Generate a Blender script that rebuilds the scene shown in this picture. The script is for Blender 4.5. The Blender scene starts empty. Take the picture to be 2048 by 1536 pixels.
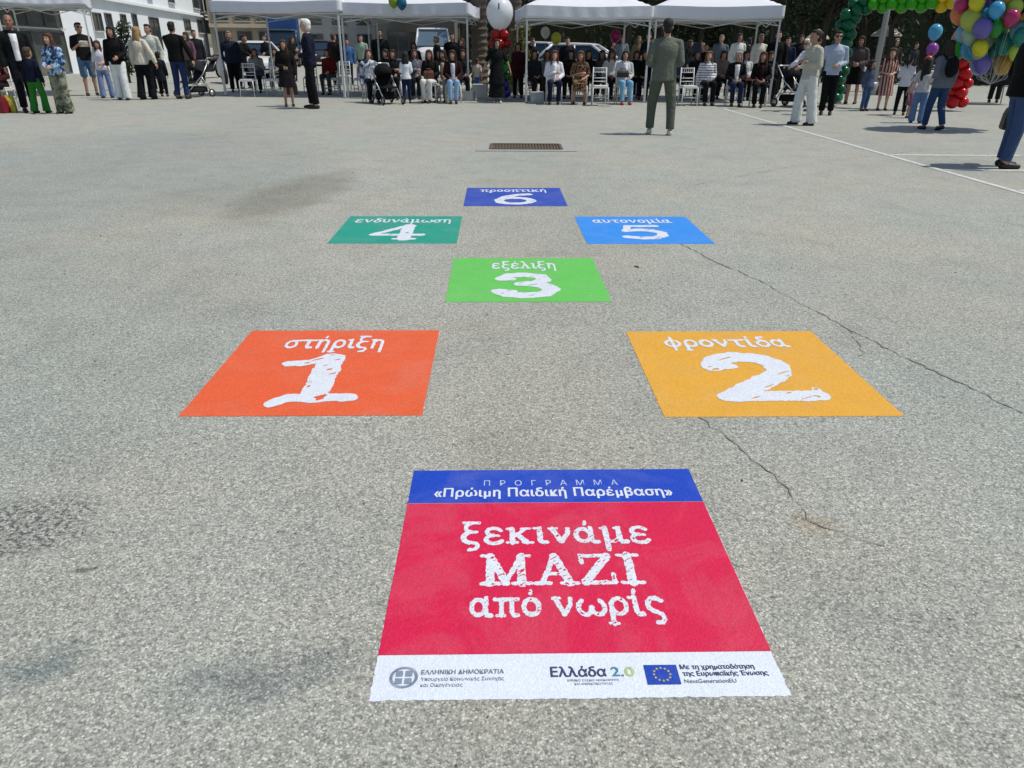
import bpy, bmesh, math, random
import numpy as np
from mathutils import Vector, Matrix, Quaternion
R_ = math.radians
random.seed(7)
scene = bpy.context.scene
COL = scene.collection

# ------------------------------------------------------------------ camera
CAM_H, FOC, PITCH, ROLL = 1.3865, 1463.8, R_(24.725), R_(-0.290)   # focal length in pixels of a 2048 px wide frame
CX, CY = 1024.0, 768.0
cp, sp = math.cos(PITCH), math.sin(PITCH)
cr, sr = math.cos(ROLL), math.sin(ROLL)
_r0, _d0, FWD = Vector((1, 0, 0)), Vector((0, -sp, -cp)), Vector((0, cp, -sp))
RIGHT = _r0 * cr + _d0 * sr
DOWN = _d0 * cr - _r0 * sr
cam_d = bpy.data.cameras.new('camera')
cam = bpy.data.objects.new('camera', cam_d)
COL.objects.link(cam)
M = Matrix((RIGHT, -DOWN, -FWD)).transposed().to_4x4()
M.translation = Vector((0, 0, CAM_H))
cam.matrix_world = M
cam_d.sensor_width = 36.0
cam_d.lens = 36.0 * FOC / 2048.0
cam_d.clip_start, cam_d.clip_end = 0.05, 2000
scene.camera = cam

# ------------------------------------------------------------------ world, sun, exposure
SUN_EL = R_(62)
S = Vector((math.cos(SUN_EL), -math.cos(SUN_EL) * 0.04, math.sin(SUN_EL))).normalized()
world = bpy.data.worlds.new('World'); scene.world = world; world.use_nodes = True
wn = world.node_tree
bg = wn.nodes['Background']
sky = wn.nodes.new('ShaderNodeTexSky'); sky.sky_type = 'NISHITA'; sky.sun_disc = False
sky.sun_elevation = SUN_EL; sky.sun_rotation = math.atan2(S.x, S.y)
sky.air_density = 1.0; sky.dust_density = 1.5
wn.links.new(sky.outputs['Color'], bg.inputs['Color'])
bg.inputs['Strength'].default_value = 0.105
sun_d = bpy.data.lights.new('sun', 'SUN'); sun_d.energy = 3.4; sun_d.angle = R_(0.5); sun_d.color = (1.0, 0.955, 0.88)
sun = bpy.data.objects.new('sun', sun_d); COL.objects.link(sun)
sun.rotation_euler = S.to_track_quat('Z', 'Y').to_euler(); sun.location = (20, -5, 40)
scene.view_settings.view_transform = 'Standard'; scene.view_settings.look = 'None'
scene.view_settings.exposure = 0.0; scene.view_settings.gamma = 1.0
try:
    scene.cycles.use_denoising = True
    scene.cycles.max_bounces = 6
except Exception:
    pass

# ------------------------------------------------------------------ placing helpers (photo pixel -> ground point)
def gz(y):
    return 0.0 if y < 27 else 0.010 * (y - 27)
def ray(px, py):
    return RIGHT * ((px - CX) / FOC) + DOWN * ((py - CY) / FOC) + FWD
def at(px, py):
    d = ray(px, py); t = -CAM_H / d.z
    return Vector((d.x * t, d.y * t, 0.0))
def at_y(px, Y, py=94):
    d = ray(px, py); t = Y / d.y
    return Vector((d.x * t, Y, gz(Y)))
def row_of(P):
    v = Vector(P) - Vector((0, 0, CAM_H))
    return CY + FOC * v.dot(DOWN) / v.dot(FWD)
def zat(X, Y, py):
    lo, hi = -1.0, 9.0
    for _ in range(40):
        m = (lo + hi) / 2
        if row_of((X, Y, m)) > py: lo = m
        else: hi = m
    return lo

# ------------------------------------------------------------------ materials
def lin(c):
    if isinstance(c, str):
        c = c.lstrip('#'); c = [int(c[i:i + 2], 16) / 255 for i in (0, 2, 4)]
    return tuple(((x / 12.92) if x <= 0.04045 else ((x + 0.055) / 1.055) ** 2.4) for x in c)
_mats = {}
def nmat(name):
    m = bpy.data.materials.new(name); m.use_nodes = True
    nt = m.node_tree; b = nt.nodes['Principled BSDF']
    return m, nt, b
def N(nt, t, **kw):
    n = nt.nodes.new(t)
    for k, v in kw.items(): setattr(n, k, v)
    return n
def ramp(nt, fac, stops):
    r = N(nt, 'ShaderNodeValToRGB'); e = r.color_ramp.elements
    while len(e) < len(stops): e.new(0.5)
    for i, (p, c) in enumerate(stops):
        e[i].position = p; e[i].color = (*c, 1) if len(c) == 3 else c
    nt.links.new(fac, r.inputs['Fac']); return r.outputs['Color']
def mixc(nt, fac, a, b, mode='MIX'):
    n = N(nt, 'ShaderNodeMix', data_type='RGBA', blend_type=mode)
    for k, v in ((0, fac), (6, a), (7, b)):
        if isinstance(v, (int, float)): n.inputs[k].default_value = v
        elif isinstance(v, tuple): n.inputs[k].default_value = (*v, 1)
        else: nt.links.new(v, n.inputs[k])
    return n.outputs[2]
def mth(nt, op, a, b=None, c=None):
    n = N(nt, 'ShaderNodeMath', operation=op)
    for i, v in enumerate((a, b, c)):
        if v is None: continue
        if isinstance(v, (int, float)): n.inputs[i].default_value = v
        else: nt.links.new(v, n.inputs[i])
    return n.outputs[0]
def noise(nt, vec, scale, detail=3, rough=0.55, dist=0.0):
    n = N(nt, 'ShaderNodeTexNoise'); n.inputs['Scale'].default_value = scale
    n.inputs['Detail'].default_value = detail; n.inputs['Roughness'].default_value = rough
    n.inputs['Distortion'].default_value = dist
    nt.links.new(vec, n.inputs['Vector']); return n.outputs['Fac']
def bump(nt, b, h, strength, dist=0.01):
    n = N(nt, 'ShaderNodeBump'); n.inputs['Strength'].default_value = strength; n.inputs['Distance'].default_value = dist
    nt.links.new(h, n.inputs['Height']); nt.links.new(n.outputs['Normal'], b.inputs['Normal'])
def plain(name, color, rough=0.5, metal=0.0, var=0.12, scale=6.0, bmp=0.0, trans=0.0, coat=0.0):
    key = (name, str(color), rough, metal, var, scale, bmp, trans)
    if key in _mats: return _mats[key]
    m, nt, b = nmat(name); c = lin(color) if isinstance(color, str) else color
    tc = N(nt, 'ShaderNodeTexCoord').outputs['Object']
    f = noise(nt, tc, scale, 4)
    col = mixc(nt, f, tuple(x * (1 - var) for x in c), tuple(min(1, x * (1 + var)) for x in c))
    nt.links.new(col, b.inputs['Base Color'])
    b.inputs['Roughness'].default_value = rough; b.inputs['Metallic'].default_value = metal
    b.inputs['Coat Weight'].default_value = coat
    if bmp: bump(nt, b, noise(nt, tc, scale * 5, 3), bmp, 0.01)
    if trans:
        t = N(nt, 'ShaderNodeBsdfTranslucent'); nt.links.new(col, t.inputs['Color'])
        mx = N(nt, 'ShaderNodeMixShader'); mx.inputs[0].default_value = trans
        nt.links.new(b.outputs[0], mx.inputs[1]); nt.links.new(t.outputs[0], mx.inputs[2])
        nt.links.new(mx.outputs[0], nt.nodes['Material Output'].inputs['Surface'])
    _mats[key] = m; return m
def cloth(color, pattern=None, color2=None):
    key = ('cloth', color, pattern, color2)
    if key in _mats: return _mats[key]
    m, nt, b = nmat('cloth'); c = lin(color)
    tc = N(nt, 'ShaderNodeTexCoord').outputs['Object']
    f = noise(nt, tc, 14, 4)
    col = mixc(nt, f, tuple(x * 0.75 for x in c), tuple(min(1, x * 1.2) for x in c))
    if pattern:
        c2 = lin(color2)
        if pattern == 'stripes_v':
            s = N(nt, 'ShaderNodeSeparateXYZ'); nt.links.new(tc, s.inputs[0])
            w = mth(nt, 'SINE', mth(nt, 'MULTIPLY', s.outputs[0], 95.0)); k = mth(nt, 'GREATER_THAN', w, 0.1)
        elif pattern == 'stripes_h':
            s = N(nt, 'ShaderNodeSeparateXYZ'); nt.links.new(tc, s.inputs[0])
            w = mth(nt, 'SINE', mth(nt, 'MULTIPLY', s.outputs[2], 105.0)); k = mth(nt, 'GREATER_THAN', w, 0.35)
        elif pattern == 'spots':
            v = N(nt, 'ShaderNodeTexVoronoi'); v.inputs['Scale'].default_value = 17; nt.links.new(tc, v.inputs['Vector'])
            k = mth(nt, 'LESS_THAN', v.outputs['Distance'], 0.42)
        elif pattern == 'check':
            ck = N(nt, 'ShaderNodeTexChecker'); ck.inputs['Scale'].default_value = 16; nt.links.new(tc, ck.inputs['Vector']); k = ck.outputs['Fac']
        else:
            k = ramp(nt, noise(nt, tc, 8.5, 3, 0.6, 0.8), [(0.44, (0, 0, 0)), (0.54, (1, 1, 1))])
        col = mixc(nt, k, col, c2)
    nt.links.new(col, b.inputs['Base Color']); b.inputs['Roughness'].default_value = 0.85
    b.inputs['Specular IOR Level'].default_value = 0.2
    mp = N(nt, 'ShaderNodeMapping'); mp.inputs['Scale'].default_value = (1, 1, .55); mp.inputs['Rotation'].default_value = (.35, .3, 0); nt.links.new(tc, mp.inputs['Vector'])
    hh = mth(nt, 'ADD', noise(nt, mp.outputs[0], 11, 2, 0.5, 1.2), mth(nt, 'MULTIPLY', noise(nt, tc, 30, 3, 0.6, 0.6), .4))
    bump(nt, b, hh, 0.9, 0.03)
    _mats[key] = m; return m
def glass_mat(name, tint):
    return plain(name, tint, 0.06, 0.0, 0.2, 1.5)

# ------------------------------------------------------------------ mesh helpers
class MB:
    def __init__(s): s.v = []; s.f = []; s.mi = []
    def add(s, vs, fs, mi=0):
        o = len(s.v); s.v += [tuple(x) for x in vs]; s.f += [tuple(i + o for i in f) for f in fs]; s.mi += [mi] * len(fs); return s
    def box(s, c, size, rot=None, mi=0):
        hx, hy, hz = [x / 2 for x in size]; c = Vector(c)
        vs = [Vector((x * hx, y * hy, z * hz)) for z in (-1, 1) for y in (-1, 1) for x in (-1, 1)]
        if rot is not None: vs = [rot @ v for v in vs]
        return s.add([c + v for v in vs], [(0, 2, 3, 1), (4, 5, 7, 6), (0, 1, 5, 4), (2, 6, 7, 3), (0, 4, 6, 2), (1, 3, 7, 5)], mi)
    def bar(s, a, b, w, h=None):
        a, b = Vector(a), Vector(b); d = b - a
        return s.box((a + b) / 2, (w, h or w, d.length), d.to_track_quat('Z', 'Y').to_matrix())
    def loft(s, rings, closed=True, mi=0):
        n = len(rings[0]); vs = [v for r in rings for v in r]; fs = []
        for k in range(len(rings) - 1):
            for i in range(n):
                j = (i + 1) % n; fs.append((k * n + i, k * n + j, (k + 1) * n + j, (k + 1) * n + i))
        if closed: fs.append(tuple(range(n - 1, -1, -1))); fs.append(tuple((len(rings) - 1) * n + i for i in range(n)))
        return s.add(vs, fs, mi)
    def tube(s, pts, rad, n=8, flat=None, mi=0):
        pts = [Vector(p) for p in pts]
        if not isinstance(rad, (list, tuple)): rad = [rad] * len(pts)
        rings = []; 
        for i, p in enumerate(pts):
            d = (pts[min(i + 1, len(pts) - 1)] - pts[max(i - 1, 0)]).normalized()
            u = d.orthogonal().normalized() if abs(d.z) > 0.95 else d.cross(Vector((0, 0, 1))).normalized()
            if abs(d.z) > 0.95: u = (Vector((1, 0, 0)) - d * d.x).normalized()
            w = d.cross(u)
            rings.append([p + (u * math.cos(2 * math.pi * k / n) + w * math.sin(2 * math.pi * k / n)) * rad[i] for k in range(n)])
        return s.loft(rings, True, mi)
    def capsule(s, a, b, r1, r2, n=12):
        a, b = Vector(a), Vector(b); d = (b - a)
        if d.length < 1e-5: return s.ell(a, (r1, r1, r1))
        d.normalize(); u = d.orthogonal().normalized(); w = d.cross(u); rings = []
        def ring(p, r): return [p + (u * math.cos(2 * math.pi * k / n) + w * math.sin(2 * math.pi * k / n)) * r for k in range(n)]
        for t in (80, 50, 25): rings.append(ring(a - d * r1 * math.sin(R_(t)), r1 * math.cos(R_(t))))
        rings += [ring(a, r1), ring(b, r2)]
        for t in (25, 50, 80): rings.append(ring(b + d * r2 * math.sin(R_(t)), r2 * math.cos(R_(t))))
        return s.loft(rings)
    def chain(s, pts, rad):
        for i in range(len(pts) - 1): s.capsule(pts[i], pts[i + 1], rad[i], rad[i + 1])
        return s
    def ell(s, c, r, rot=None, n=14, m=8, mi=0):
        c = Vector(c); rings = []
        for i in range(1, m):
            t = math.pi * i / m; z = -math.cos(t)
            ring = [Vector((math.cos(2 * math.pi * k / n) * math.sin(t) * r[0], math.sin(2 * math.pi * k / n) * math.sin(t) * r[1], z * r[2])) for k in range(n)]
            rings.append([c + (rot @ v if rot is not None else v) for v in ring])
        return s.loft(rings, True, mi)
    def rings(s, lst, n=16):
        """lst: (center, rx, ry) in planes of constant z (or with own axes)"""
        rr = []
        for it in lst:
            c, rx, ry = Vector(it[0]), it[1], it[2]
            ux, uy = (it[3], it[4]) if len(it) > 3 else (Vector((1, 0, 0)), Vector((0, 1, 0)))
            rr.append([c + ux * (rx * math.cos(2 * math.pi * k / n)) + uy * (ry * math.sin(2 * math.pi * k / n)) for k in range(n)])
        return s.loft(rr)
    def mesh(s, name, smooth=True):
        me = bpy.data.meshes.new(name); me.from_pydata(s.v, [], s.f)
        if any(s.mi): me.polygons.foreach_set('material_index', s.mi)
        bm = bmesh.new(); bm.from_mesh(me); bmesh.ops.recalc_face_normals(bm, faces=bm.faces); bm.to_mesh(me); bm.free()
        if smooth: me.polygons.foreach_set('use_smooth', [True] * len(me.polygons))
        me.update(); return me
def tag(o, label=None, cat=None, group=None, kind=None):
    if label: o['label'] = label
    if cat: o['category'] = cat
    if group: o['group'] = group
    if kind: o['kind'] = kind
    return o
def link(name, me, mat, parent=None, loc=None, rz=None, bevel=0.0):
    o = bpy.data.objects.new(name, me); COL.objects.link(o)
    mats = mat if isinstance(mat, (list, tuple)) else [mat]
    if not me.materials:
        for m in mats: me.materials.append(m)
    if parent is not None: o.parent = parent
    if loc is not None: o.location = loc
    if rz is not None: o.rotation_euler = (0, 0, rz)
    if bevel:
        b = o.modifiers.new('bevel', 'BEVEL'); b.width = bevel; b.segments = 2; b.limit_method = 'ANGLE'
    return o
def put(name, mb, mat, parent=None, smooth=True, **kw):
    return link(name, mb.mesh(name, smooth), mat, parent, **kw)
def empty(name, loc=(0, 0, 0), rz=0.0):
    o = bpy.data.objects.new(name, None); COL.objects.link(o); o.location = loc; o.rotation_euler = (0, 0, rz)
    o.empty_display_size = 0.2; return o
def copy_tree(o, parent=None):
    c = o.copy(); COL.objects.link(c)
    if parent is not None: c.parent = parent
    for ch in list(o.children): copy_tree(ch, c)
    return c
JOBS = []
def blob(name, mb, mat, parent=None, voxel=0.012, smooth=4):
    """one continuous skin grown over overlapping volumes (applied later, all at once)"""
    o = link(name, mb.mesh(name), mat, parent)
    r = o.modifiers.new('r', 'REMESH'); r.mode = 'VOXEL'; r.voxel_size = voxel; r.use_smooth_shade = True
    if smooth:
        k = o.modifiers.new('s', 'SMOOTH'); k.factor = 0.5; k.iterations = smooth
    JOBS.append(o); return o
def apply_jobs():
    bpy.context.view_layer.update()
    dg = bpy.context.evaluated_depsgraph_get(); res = []
    for o in JOBS:
        me = bpy.data.meshes.new_from_object(o.evaluated_get(dg)); res.append((o, me))
    for o, me in res:
        old = o.data; mats = list(old.materials); o.modifiers.clear(); me.name = old.name
        me.materials.clear()
        for m in mats: me.materials.append(m)
        o.data = me
        me.polygons.foreach_set('use_smooth', [True] * len(me.polygons))
    JOBS.clear()

# ------------------------------------------------------------------ ground
def asphalt():
    m, nt, b = nmat('asphalt')
    P = N(nt, 'ShaderNodeNewGeometry').outputs['Position']
    v = N(nt, 'ShaderNodeTexVoronoi'); v.inputs['Scale'].default_value = 178; v.inputs['Randomness'].default_value = 1
    nt.links.new(P, v.inputs['Vector'])
    sx = N(nt, 'ShaderNodeSeparateColor'); nt.links.new(v.outputs['Color'], sx.inputs[0])
    stone = ramp(nt, sx.outputs[0], [(0.0, (0.20, 0.21, 0.195)), (0.25, (0.325, 0.338, 0.305)), (0.62, (0.41, 0.422, 0.38)), (0.88, (0.51, 0.517, 0.46)), (1.0, (0.65, 0.65, 0.59))])
    gap = ramp(nt, v.outputs['Distance'], [(0.25, (1, 1, 1)), (0.65, (0.66, 0.66, 0.66))])
    col = mixc(nt, 0.85, stone, gap, 'MULTIPLY')
    fine = noise(nt, P, 420, 2); col = mixc(nt, 0.8, col, ramp(nt, fine, [(0.3, (0.72, 0.72, 0.72)), (0.7, (1.3, 1.3, 1.3))]), 'MULTIPLY')
    # warm and cool patches, wear
    big = noise(nt, P, 0.55, 4, 0.55, 0.4)
    col = mixc(nt, 1.0, col, ramp(nt, big, [(0.33, (0.955, 0.99, 0.985)), (0.5, (1.0, 1.0, 0.98)), (0.66, (1.05, 1.01, 0.96))]), 'MULTIPLY')
    mid = noise(nt, P, 2.3, 5, 0.6, 0.5)
    col = mixc(nt, 1.0, col, ramp(nt, mid, [(0.25, (0.89, 0.89, 0.89)), (0.5, (1.03, 1.02, 1.01)), (0.75, (1.10, 1.09, 1.07))]), 'MULTIPLY')
    agg = noise(nt, P, 48, 2, 0.7); col = mixc(nt, 1.0, col, ramp(nt, agg, [(0.30, (0.80, 0.80, 0.80)), (0.5, (1.0, 1.0, 1.0)), (0.70, (1.17, 1.16, 1.15))]), 'MULTIPLY')
    # missing stones: scattered dark pits
    v2 = N(nt, 'ShaderNodeTexVoronoi'); v2.inputs['Scale'].default_value = 11; nt.links.new(P, v2.inputs['Vector'])
    s2 = N(nt, 'ShaderNodeSeparateColor'); nt.links.new(v2.outputs['Color'], s2.inputs[0])
    pit_dark = mth(nt, 'MULTIPLY', mth(nt, 'LESS_THAN', v2.outputs['Distance'], mth(nt, 'ADD', mth(nt, 'MULTIPLY', s2.outputs[1], 0.09), mth(nt, 'MULTIPLY', mth(nt, 'SUBTRACT', fine, 0.5), 0.25))), mth(nt, 'GREATER_THAN', s2.outputs[0], 0.55))
    col = mixc(nt, mth(nt, 'MULTIPLY', pit_dark, 0.8), col, (0.07, 0.07, 0.065))
    # oil and repair stains, and broad tinted areas, of their own place and shape
    wob = N(nt, 'ShaderNodeTexNoise'); wob.inputs['Scale'].default_value = 3.0; wob.inputs['Detail'].default_value = 5; nt.links.new(P, wob.inputs['Vector'])
    sub = N(nt, 'ShaderNodeVectorMath', operation='SUBTRACT'); nt.links.new(wob.outputs['Color'], sub.inputs[0]); sub.inputs[1].default_value = (.5, .5, .5)
    scl = N(nt, 'ShaderNodeVectorMath', operation='SCALE'); nt.links.new(sub.outputs[0], scl.inputs[0]); scl.inputs['Scale'].default_value = 0.5
    add = N(nt, 'ShaderNodeVectorMath', operation='ADD'); nt.links.new(P, add.inputs[0]); nt.links.new(scl.outputs[0], add.inputs[1])
    Q = add.outputs[0]
    def stain_tint(cx, cy, rx, ry, rot, amt, tint, soft=0.5):
        nonlocal col
        mp = N(nt, 'ShaderNodeMapping', vector_type='TEXTURE'); mp.inputs['Location'].default_value = (cx, cy, 0)
        mp.inputs['Rotation'].default_value = (0, 0, rot); mp.inputs['Scale'].default_value = (rx, ry, 5)
        nt.links.new(Q, mp.inputs['Vector'])
        ln = N(nt, 'ShaderNodeVectorMath', operation='LENGTH'); nt.links.new(mp.outputs[0], ln.inputs[0])
        k = N(nt, 'ShaderNodeMapRange'); k.inputs[1].default_value = 1.0; k.inputs[2].default_value = 1.0 - soft
        k.inputs[3].default_value = 0; k.inputs[4].default_value = amt; nt.links.new(ln.outputs['Value'], k.inputs[0])
        col = mixc(nt, k.outputs[0], col, mixc(nt, 1.0, col, tint, 'MULTIPLY'))
    stain_tint(0.15, 3.2, 1.0, 4.5, 0.0, 0.8, (1.02, 0.99, 0.975), 0.7)
    stain_tint(3.2, 3.2, 2.2, 3.2, 0.0, 0.7, (0.89, 0.92, 0.93), 0.6)  # broad darker, cooler areas on both sides of the warm lane
    stain_tint(-3.0, 3.6, 2.2, 3.2, 0.2, 0.8, (0.87, 0.90, 0.91), 0.5)
    stain_tint(-1.22, 1.63, 0.05, 0.025, 0.2, 1.0, (0.45, 0.45, 0.45), 0.6)
    stain_tint(-0.60, 1.33, 0.30, 0.10, 0.35, 0.9, (0.62, 0.65, 0.70), 0.7)
    stain_tint(-1.20, 1.36, 0.18, 0.10, 0.2, 0.9, (0.60, 0.67, 0.72), 0.7)
    stain_tint(-0.75, 1.05, 0.30, 0.10, 0.1, 0.7, (0.74, 0.76, 0.78), 0.7)
    stain_tint(-2.25, 7.7, 0.55, 1.75, -0.10, 0.9, (0.74, 0.715, 0.68), 0.45)
    stain_tint(-3.0, 7.6, 1.2, 1.5, 0.0, 0.7, (0.85, 0.84, 0.82), 0.9)
    stain_tint(-5.5, 9.5, 3.6, 4.6, 0.1, 0.8, (0.86, 0.89, 0.92), 0.25)
    stain_tint(0.95, 1.97, 0.10, 0.08, 0.4, 0.8, (0.92, 0.80, 0.68), 0.8)
    stain_tint(1.25, 1.2, 0.06, 0.02, -0.6, 1.0, (0.5, 0.5, 0.5), 0.6)
    # coarse worn spot with the binder gone: dark gaps between pale stones
    mp = N(nt, 'ShaderNodeMapping', vector_type='TEXTURE'); mp.inputs['Location'].default_value = (-1.56, 1.90, 0)
    mp.inputs['Rotation'].default_value = (0, 0, .9); mp.inputs['Scale'].default_value = (.30, .20, 5); nt.links.new(Q, mp.inputs['Vector'])
    ln = N(nt, 'ShaderNodeVectorMath', operation='LENGTH'); nt.links.new(mp.outputs[0], ln.inputs[0])
    k = N(nt, 'ShaderNodeMapRange'); k.inputs[1].default_value = 1.0; k.inputs[2].default_value = 0.55; nt.links.new(ln.outputs['Value'], k.inputs[0])
    gr = noise(nt, P, 62, 3, 0.7)
    col = mixc(nt, mth(nt, 'MULTIPLY', k.outputs[0], ramp(nt, gr, [(0.44, (0.92, 0.92, 0.92)), (0.50, (0.04, 0.04, 0.04))])), col, (0.075, 0.08, 0.08))
    # faint tyre scuffs
    wv = N(nt, 'ShaderNodeTexWave', wave_type='BANDS', bands_direction='X'); wv.inputs['Scale'].default_value = 0.055; wv.inputs['Distortion'].default_value = 2.5; wv.inputs['Detail'].default_value = 3; wv.inputs['Detail Scale'].default_value = 0.6
    nt.links.new(P, wv.inputs['Vector'])
    col = mixc(nt, 0.6, col, ramp(nt, wv.outputs['Fac'], [(0.0, (0.92, 0.93, 0.93)), (0.25, (1, 1, 1)), (1.0, (1.03, 1.03, 1.02))]), 'MULTIPLY')
    nt.links.new(col, b.inputs['Base Color'])
    b.inputs['Roughness'].default_value = 0.88; b.inputs['Specular IOR Level'].default_value = 0.25
    h = mth(nt, 'ADD', mth(nt, 'MULTIPLY', v.outputs['Distance'], -0.8), mth(nt, 'MULTIPLY', fine, 0.35))
    bump(nt, b, h, 0.4, 0.003)
    return m
ASPH = asphalt()
g = MB(); xs = [-160, -60, -30, -12, -4, 0, 4, 12, 30, 60, 160]; ys = [-30, -5, 0, 3, 8, 15, 27, 40, 60, 90, 300]
vs = [(x, y, gz(y) if y <= 90 else gz(90)) for y in ys for x in xs]; nx = len(xs)
g.add(vs, [(j * nx + i, j * nx + i + 1, (j + 1) * nx + i + 1, (j + 1) * nx + i) for j in range(len(ys) - 1) for i in range(nx - 1)])
tag(put('ground', g, ASPH, smooth=False), 'pale worn asphalt of the open square', None, kind='structure')

# painted parking lines
def worn_paint():
    m, nt, b = nmat('road_paint'); P = N(nt, 'ShaderNodeNewGeometry').outputs['Position']
    k = ramp(nt, noise(nt, P, 16, 6, 0.75), [(0.40, (0, 0, 0)), (0.56, (1, 1, 1))])
    col = mixc(nt, k, (0.40, 0.41, 0.37), (0.60, 0.61, 0.57)); nt.links.new(col, b.inputs['Base Color']); b.inputs['Roughness'].default_value = 0.85
    return m
PAINT = worn_paint()
ml = MB()
def strip(mb, a, b, w, z):
    a, b = Vector((*a, z)), Vector((*b, z)); d = (b - a).normalized(); n = Vector((-d.y, d.x, 0)) * w / 2
    mb.add([a - n, b - n, b + n, a + n], [(0, 1, 2, 3)])
strip(ml, (5.27, 19.6), (5.44, 5.2), 0.085, 0.004)
for y, x0, x1 in ((10.94, 5.43, 7.3), (9.53, 5.45, 9.6), (8.05, 5.47, 9.6)):
    strip(ml, (x0, y), (x1, y), 0.115, 0.004)
tag(put('road_marking', ml, PAINT, smooth=False), 'faded white parking bay lines', None, kind='structure')

# cracks
CR = plain('crack_dark', (0.20, 0.195, 0.175), 0.95, 0, 0.3, 30)  # darker grey brown of the crack strips
def crack(px_pts, w):
    pts = [at(*p) for p in px_pts]; fine_p = []
    rnd = random.Random(len(px_pts) * 7 + int(w * 1e4))
    for i in range(len(pts) - 1):
        n = max(2, int((pts[i + 1] - pts[i]).length / 0.035))
        for k in range(n):
            p = pts[i].lerp(pts[i + 1], k / n); fine_p.append(p + Vector((rnd.gauss(0, .006), rnd.gauss(0, .008), 0)))
    mb = MB(); vs = []; fs = []
    for i, p in enumerate(fine_p):
        d = (fine_p[min(i + 1, len(fine_p) - 1)] - fine_p[max(0, i - 1)]).normalized(); n = Vector((-d.y, d.x, 0))
        ww = w * rnd.choice((.12, .3, .5, .8, 1.2)) * (.72 + .28 * math.sin(i * .13)) + w * .14; vs += [p - n * ww / 2 + Vector((0, 0, .003)), p + n * ww / 2 + Vector((0, 0, .003))]
        if i: fs.append((2 * i - 2, 2 * i, 2 * i + 1, 2 * i - 1))
    return mb.add(vs, fs)
for k, (pp, w) in enumerate((([(1360, 488), (1395, 505), (1440, 528), (1520, 562), (1570, 590), (1700, 660), (1790, 705), (1870, 742), (1960, 785), (2060, 836)], 0.012), ([(1520, 562), (1545, 566), (1580, 566)], .006), ([(1700, 660), (1720, 690), (1724, 720)], .006), ([(1440, 528), (1410, 534), (1380, 531)], .008),
              ([(1400, 835), (1450, 872), (1530, 940), (1575, 975), (1600, 1010), (1618, 1045), (1680, 1065), (1740, 1085), (1790, 1100)], 0.0058),
              ([(1850, 300), (1600, 330), (1380, 372)], 0.010))):
    tag(put('ground_crack', crack(pp, w), CR, smooth=False), None, None, kind='structure')

# storm drain
d0, d1 = at(984, 289), at(1117, 301)
t = empty('storm_drain', (0.19, 11.64, 0)); tag(t, 'rusty rectangular storm drain grate set in pale concrete collar', 'drain grate')
RUST = plain('rusty_iron', (0.13, 0.10, 0.065), 0.85, 0.3, 0.4, 14, 0.5)
CONC = plain('concrete_collar', (0.33, 0.325, 0.30), 0.9, 0, 0.2, 10, 0.4)
mb = MB(); W, D = 1.06, 0.66
for s in (-1, 1):
    mb.box((s * (W / 2 + 0.11), 0, 0.003), (0.20, D + 0.36, 0.012)); mb.box((0, s * (D / 2 + 0.09), 0.003), (W + 0.02, 0.17, 0.012))
put('concrete_collar', mb, CONC, t, smooth=False)
mb = MB()
for s in (-1, 1):
    mb.box((s * W / 2, 0, 0.008), (0.04, D, 0.02)); mb.box((0, s * D / 2, 0.008), (W - 0.045, 0.04, 0.02))
put('grate_frame', mb, RUST, t, smooth=False)
mb = MB()
for k in range(22): mb.box((-W / 2 + 0.05 + k * (W - 0.1) / 21, 0, 0.007), (0.022, D - 0.05, 0.014))
put('grate_bars', mb, RUST, t, smooth=False)
mb = MB(); mb.box((0, 0, 0.0015), (W - 0.05, D - 0.05, 0.002)); put('pit_dark', mb, plain('drain_dark', (0.06, 0.048, 0.035), 0.95), t, smooth=False)  # flat dark sheet under the bars, shade of the hollow put into colour

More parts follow.
